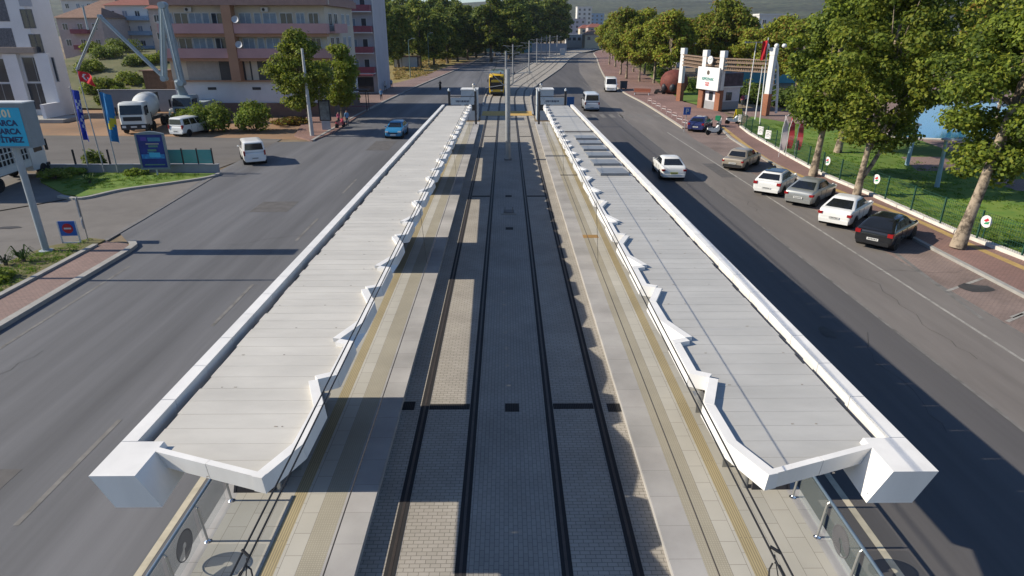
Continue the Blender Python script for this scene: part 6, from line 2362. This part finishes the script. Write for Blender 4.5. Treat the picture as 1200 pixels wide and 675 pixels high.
b = MB()
nx, ny = 28, 22
vs = [(-80 + 52 * i / (nx - 1), 86 + 74 * j / (ny - 1), slope_z(-80 + 52 * i / (nx - 1), 86 + 74 * j / (ny - 1)) + rnd.uniform(-.12, .12)) for j in range(ny) for i in range(nx)]
b.add(vs, [(j * nx + i, j * nx + i + 1, (j + 1) * nx + i + 1, (j + 1) * nx + i) for j in range(ny - 1) for i in range(nx - 1)], 0, True)
b.build('slope', mat('slope_scrub', (.16, .145, .07), .95, scale=.25, col2=(.075, .09, .035), bump=.6, bscale=5), kind='structure')
for i, (px, py, Y, R_, H, lab) in enumerate(((112, 88, 98, 2.4, 2.6, 'olive shrub on the slope nearest the grey shop building'), (101, 74, 112, 2.6, 2.6, 'yellow green shrub on the slope above the red flag'), (137, 96, 92, 1.7, 2.2, 'round grey green shrub above the mixer drum'), (150, 84, 104, 2.4, 2.2, 'olive shrub in the middle of the slope'), (126, 66, 124, 3.2, 2.6, 'dark wide shrub high on the slope'), (145, 62, 132, 3.6, 3.0, 'very dark hedge like shrub under the white terraced house'), (172, 74, 118, 2.8, 2.2, 'pale shrub on the slope left of the boom'), (186, 92, 95, 1.8, 2.4, 'shrub on the slope beside the rust brown shed'), (118, 102, 88, 1.5, 1.8, 'small shrub right behind the grey yard wall'), (163, 100, 89, 1.5, 1.8, 'small olive shrub beside the mixer drum top'), (128, 82, 100, 1.6, 1.6, 'low green shrub between two olive shrubs in mid slope'), (157, 72, 117, 2.0, 1.8, 'round shrub on the slope below the dark hedge'), (108, 60, 133, 2.2, 2.0, 'shrub at the foot of the rose house'), (176, 88, 99, 1.6, 1.6, 'small shrub left of the rust brown shed'), (142, 106, 87, 1.2, 1.6, 'shrub peeping over the yard wall above the mixer cab'), (196, 70, 120, 2.0, 2.2, 'shrub between the two boom masts'))):
    p = V(px, py, Y)
    dk = 'dark' in lab
    bush(lab, (p.x, Y, slope_z(p.x, Y) - .15), R_, H, 70 + i, (L_pine, L_pine2, L_dark) if dk else (L_dark, L_mid, L_yel), 2600, .32, 'shrub', sh_)


def rosette(label, loc, r, h, n, m, seed):
    rg = random.Random(seed)
    t = thing('spiky_plant', label, 'plant', loc)
    b = MB()
    for i in range(n):
        a = 6.283 * i / n + rg.uniform(-.2, .2)
        e = rg.uniform(.4, 1.0)
        R_ = r * rg.uniform(.7, 1.1)
        d = Vector((math.cos(a), math.sin(a), 0))
        s_ = Vector((-d.y, d.x, 0)) * .035
        p0, p1, p2 = Vector((0, 0, .05)), d * R_ * .55 + Vector((0, 0, h * e)), d * R_ + Vector((0, 0, h * e * .55))
        b.add([p0 - s_ * .6, p0 + s_ * .6, p1 + s_, p1 - s_, p2], [(0, 1, 2, 3), (3, 2, 4)])
    b.build('leaves', m, t)
    b = MB(); b.lathe([(.07, 0), (.09, .1), (.03, .2)], n=8); b.build('heart', m_bark_d, t)


m_palm = leafmat('palm_leaf', (.06, .11, .03))
rosette('green spiky plant on the lawn island below the shop sign', gz(29, 309, .1), .75, .75, 26, m_palm, 1)
rosette('small dark spiky plant left of the green one', gz(8, 313, .1), .5, .45, 18, leafmat('palm_dark', (.02, .035, .02)), 2)
rosette('spiky plant at the rim of the corner lawn below the flag poles', gz(106, 216, .1), .7, .7, 22, m_palm, 3)
bush('low plant on the lawn island at the left frame edge', gz(4, 330, .1), .7, .4, 69, (L_mid, L_mid, L_dark), 900, .13)

# grass blades on the near lawns
gb = []
for poly_pts, nn in (([g2(75, 226), g2(140, 221), g2(190, 214), g2(243, 206), g2(170, 204.5), g2(56, 205)], 9), ([g2(0, 313), g2(108, 282), (-20.6, 27.5), (-20.6, 18), (-23.5, 22)], 9)):
    xs = [p[0] for p in poly_pts]; ys_ = [p[1] for p in poly_pts]
    cnt = 0
    while cnt < 420:
        x, y = rgd.uniform(min(xs), max(xs)), rgd.uniform(min(ys_), max(ys_))
        ins = False
        j = len(poly_pts) - 1
        for i in range(len(poly_pts)):
            if (ys_[i] > y) != (ys_[j] > y) and x < (xs[j] - xs[i]) * (y - ys_[i]) / (ys_[j] - ys_[i]) + xs[i]:
                ins = not ins
            j = i
        cnt += 1
        if ins:
            gb.append((x, y, .13, .22, .22, .07))
put(leaves(91, gb, 16000, .06, [L_mid, leafmat('grass_blade', (.10, .19, .022)), L_yel], 'grass', (.08, .88, .04), flat=0, shell=.2), 'grass', kind='stuff', label='short grass tufts on the left lawns', category='grass')
gb = []
for k in range(1500):
    t_ = rgd.random()
    i = min(int(t_ * (len(kerbline) - 1)), len(kerbline) - 2)
    a = Vector(kerbline[i]).lerp(Vector(kerbline[i + 1]), rgd.random())
    off = .5 + rgd.random() ** 1.5 * 10
    gb.append((a.x + off, a.y + off * .35, .19, .35, .35, .06))
put(leaves(92, gb, 30000, .08, [L_mid, MATS['grass_blade'], L_yel], 'grass', (.06, .9, .04), flat=0, shell=.2), 'grass', kind='stuff', label='grass tufts on the park lawn behind the fence', category='grass')
cl_ = []
for k in range(500):
    px = rgd.uniform(462, 560)
    a = G(px, rgd.uniform(74, 94) - (px - 462) * .12)
    if a.x < -17.5 - max(0, 0):
        cl_.append((a.x, a.y, .15, .6, .6, .3))
put(leaves(93, cl_, 7000, .3, [leafmat('straw_blade', (.33, .23, .08)), leafmat('straw_blade_pale', (.42, .32, .14)), L_pine3], 'straw', (.5, .35, .15), flat=0, shell=.2), 'straw_grass', kind='stuff', label='dry straw grass on the field before the wood', category='grass')


# ------------------------------------------------------------------ hills
def hills():
    xs = np.linspace(-3000, 3600, 150)
    ys_ = np.linspace(700, 3500, 60)
    rg = np.random.default_rng(2)
    ph = rg.uniform(0, 6.28, 40)
    b = MB()
    vs = []
    for y in ys_:
        for x in xs:
            t = (y - 700) / 2800
            base = 105 * max(0, math.sin(min(t * 1.25, 1) * math.pi / 2)) ** 1.6
            n = 0
            for k in range(1, 9):
                n += math.sin(x * .0011 * k * 1.3 + ph[k]) * math.cos(y * .0012 * k + ph[k + 10]) / k
            az = x / y
            side = max(0, az - .16) * 190 * t + max(0, -az - .35) * 120 * t
            vs.append((x, y, -3 + base * (1 + .10 * n) + side * (1 + .15 * n) + (18 * math.sin(x * .004 + ph[3]) * t)))
    nx = len(xs)
    fs = [(j * nx + i, j * nx + i + 1, (j + 1) * nx + i + 1, (j + 1) * nx + i) for j in range(len(ys_) - 1) for i in range(nx - 1)]
    b.add(vs, fs, 0, True)
    m = mat('hill_scrub', (.028, .042, .022), .95, scale=.035, col2=(.085, .085, .05), big=.4, bigscale=.006)
    n_, l_ = m.node_tree.nodes, m.node_tree.links
    vo = n_.new('ShaderNodeTexVoronoi')
    vo.inputs['Scale'].default_value = .07
    l_.new(n_['Texture Coordinate'].outputs['Object'], vo.inputs['Vector'])
    cr = n_.new('ShaderNodeMapRange')
    cr.inputs['From Min'].default_value = .25
    cr.inputs['From Max'].default_value = .6
    cr.inputs['To Min'].default_value = .35
    cr.inputs['To Max'].default_value = 1.15
    l_.new(vo.outputs['Distance'], cr.inputs['Value'])
    mu = n_.new('ShaderNodeMix')
    mu.data_type = 'RGBA'
    mu.blend_type = 'MULTIPLY'
    mu.inputs[0].default_value = 1
    bs = n_['Principled BSDF']
    l_.new(bs.inputs['Base Color'].links[0].from_socket, mu.inputs[6])
    l_.new(cr.outputs['Result'], mu.inputs[7])
    l_.new(mu.outputs[2], bs.inputs['Base Color'])
    return b.build('hills', m, kind='structure')


hills()

# ------------------------------------------------------------------ people
m_skin = mat('skin', (.42, .25, .17), .6)
m_hair = mat('dark_hair', (.02, .015, .012), .7)
m_shoe = mat('dark_shoe', (.02, .02, .022), .7)


def person(label, loc, head, shirt, trousers, stride=.0, sit=False, height=1.72, arm=.1, group=None):
    verts, edges, rad = [], [], []

    def j(x, y, z, r, par=None, ry=None):
        verts.append((x, y, z))
        rad.append((r, ry or r))
        if par is not None:
            edges.append((par, len(verts) - 1))
        return len(verts) - 1
    h0 = .93 if not sit else .86
    pel = j(0, 0, h0, .145, ry=.11)
    ab = j(0, 0, h0 + .17, .13, pel, .10)
    ch = j(0, .01, h0 + .36, .155, ab, .105)
    nk0 = j(0, .0, h0 + .50, .085, ch, .07)
    nk = j(0, .015, h0 + .57, .055, nk0)
    hd = j(0, .03, h0 + .66, .085, nk, .095)
    tp = j(0, .02, h0 + .76, .075, hd, .085)
    for s in (-1, 1):
        sh_ = j(s * .17, 0, h0 + .45, .062, nk0)
        a_ = arm * s
        if sit:
            el = j(s * .24, .18, h0 + .25, .045, sh_)
            wr = j(s * .26, .42, h0 + .22, .033, el)
            hn = j(s * .26, .50, h0 + .21, .036, wr, .022)
            fi = j(s * .25, .57, h0 + .19, .020, hn)
        else:
            el = j(s * .22, -.02 + stride * .5 * -s, h0 + .19, .045, sh_)
            wr = j(s * .24, .05 + stride * .9 * -s, h0 - .04, .033, el)
            hn = j(s * .24, .07 + stride * .95 * -s, h0 - .12, .036, wr, .022)
            fi = j(s * .235, .09 + stride * .95 * -s, h0 - .20, .020, hn)
        hp_ = j(s * .09, 0, h0 - .06, .095, pel)
        if sit:
            kn = j(s * .15, .40, h0 - .16, .065, hp_)
            an = j(s * .16, .25, h0 - .56, .043, kn)
            ft = j(s * .16, .38, h0 - .63, .035, an)
        else:
            kn = j(s * .10, .04 + stride * .5 * s, .50, .062, hp_)
            an = j(s * .10, -.03 + stride * 1.0 * s, .09, .042, kn)
            ft = j(s * .10, .12 + stride * 1.0 * s, .035, .036, an)
    me = bpy.data.meshes.new('person')
    me.from_pydata(verts, edges, [])
    o = bpy.data.objects.new('tmp_person', me)
    COL.objects.link(o)
    sk = o.modifiers.new('skin', 'SKIN')
    sk.use_smooth_shade = True
    for i, d in enumerate(me.skin_vertices[0].data):
        d.radius = rad[i]
        d.use_root = (i == 0)
    o.modifiers.new('sub', 'SUBSURF').levels = 2
    dg = bpy.context.evaluated_depsgraph_get()
    m2 = bpy.data.meshes.new_from_object(o.evaluated_get(dg))
    bpy.data.objects.remove(o)
    m2.name = 'person'
    m2.materials.clear()
    for m in (shirt, trousers, m_skin, m_hair, m_shoe):
        m2.materials.append(m)
    for p in m2.polygons:
        c = p.center
        k = 0
        if c.z < h0 - .02 and abs(c.x) < .21 and not (sit and c.y > .2 and c.z > h0 - .02):
            k = 1
        if c.z < .075 + (h0 - .63 - .035 if sit else 0) and k == 1:
            k = 4
        if abs(c.x) > .205 and (c.z < h0 + .12 or (sit and c.y > .2)) and k == 0:
            k = 2
        if c.z > h0 + .53:
            k = 2
            if c.z > h0 + .72 or (c.y < .0 and c.z > h0 + .60):
                k = 3
        p.material_index = k
        p.use_smooth = True
    q = bpy.data.objects.new('person', m2)
    COL.objects.link(q)
    s_ = height / 1.76
    q.location = loc
    q.scale = (s_, s_, s_)
    q.rotation_euler = (0, 0, -R(head))
    q['label'] = label
    q['category'] = 'person'
    if group:
        q['group'] = group
    # face
    b = MB()
    for s in (-1, 1):
        b.ball((s * .032, .118, h0 + .685), .012, .008, .009, 8, 5, 0)
        b.ball((s * .088, .025, h0 + .67), .012, .022, .03, 8, 5, 1)
    b.ball((0, .128, h0 + .655), .013, .02, .024, 8, 5, 1)
    b.box(-.025, .025, .108, .122, h0 + .617, h0 + .625, 2)
    b.build('face', [m_hair, m_skin, mat('lips', (.28, .10, .08), .6)], q)
    return q


C_lb = mat('shirt_light_blue', (.16, .33, .55), .8)
C_wh = mat('shirt_white', (.55, .56, .58), .8)
C_nv = mat('trousers_navy', (.02, .025, .045), .85)
C_gy = mat('trousers_grey', (.09, .10, .11), .85)
C_pk = mat('shirt_pink', (.50, .12, .18), .8)
C_bk = mat('clothes_black', (.015, .015, .018), .85)
person('person in light blue shirt and grey trousers standing at the kerb by the advert column', gz(407.5, 149, .1), 150, C_lb, C_gy, .05)
person('person in pink top beside the red scooter on the left pavement', gz(397.5, 148, .1), 120, C_pk, C_nv, .02, height=1.5)
person('person in light blue shirt and dark trousers walking on the left road edge', gz(447, 118, 0), 170, C_lb, C_nv, .18)
person('person in pale shirt walking behind two others near the corner tower', gz(452, 107, 0), 190, C_wh, C_gy, .16)
person('person in blue shirt farthest along the left road edge', gz(459, 104, 0), 185, C_lb, C_nv, .12)
person('person in pink top standing near the gate booth', gz(869, 126, .1), 200, C_pk, C_gy, .04)
person('person in white top beside the one in pink at the gate', gz(873, 125, .1), 170, C_wh, C_nv, .04)
p = G(516, 105)
motorbike('motorbike', 'black motorbike ridden towards the camera on the left road', (p.x, p.y), 182, m_black)
person('person in black riding the motorbike on the left road', (p.x, p.y + .25, -.06), 182, C_bk, C_bk, sit=True)

# ------------------------------------------------------------------ air
hz = bpy.data.materials.new('haze')
hz.use_nodes = True
hn = hz.node_tree.nodes
hn.remove(hn['Principled BSDF'])
pv = hn.new('ShaderNodeVolumePrincipled')
pv.inputs['Color'].default_value = (.80, .88, 1.0, 1)
pv.inputs['Density'].default_value = HAZE
pv.inputs['Anisotropy'].default_value = .3
hz.node_tree.links.new(pv.outputs[0], hn['Material Output'].inputs['Volume'])
b = MB()
b.box(-3400, 4000, -80, 3700, -1.5, 330)
b.build('haze', hz, kind='stuff', label='thin blue air haze over the whole place', category='haze')
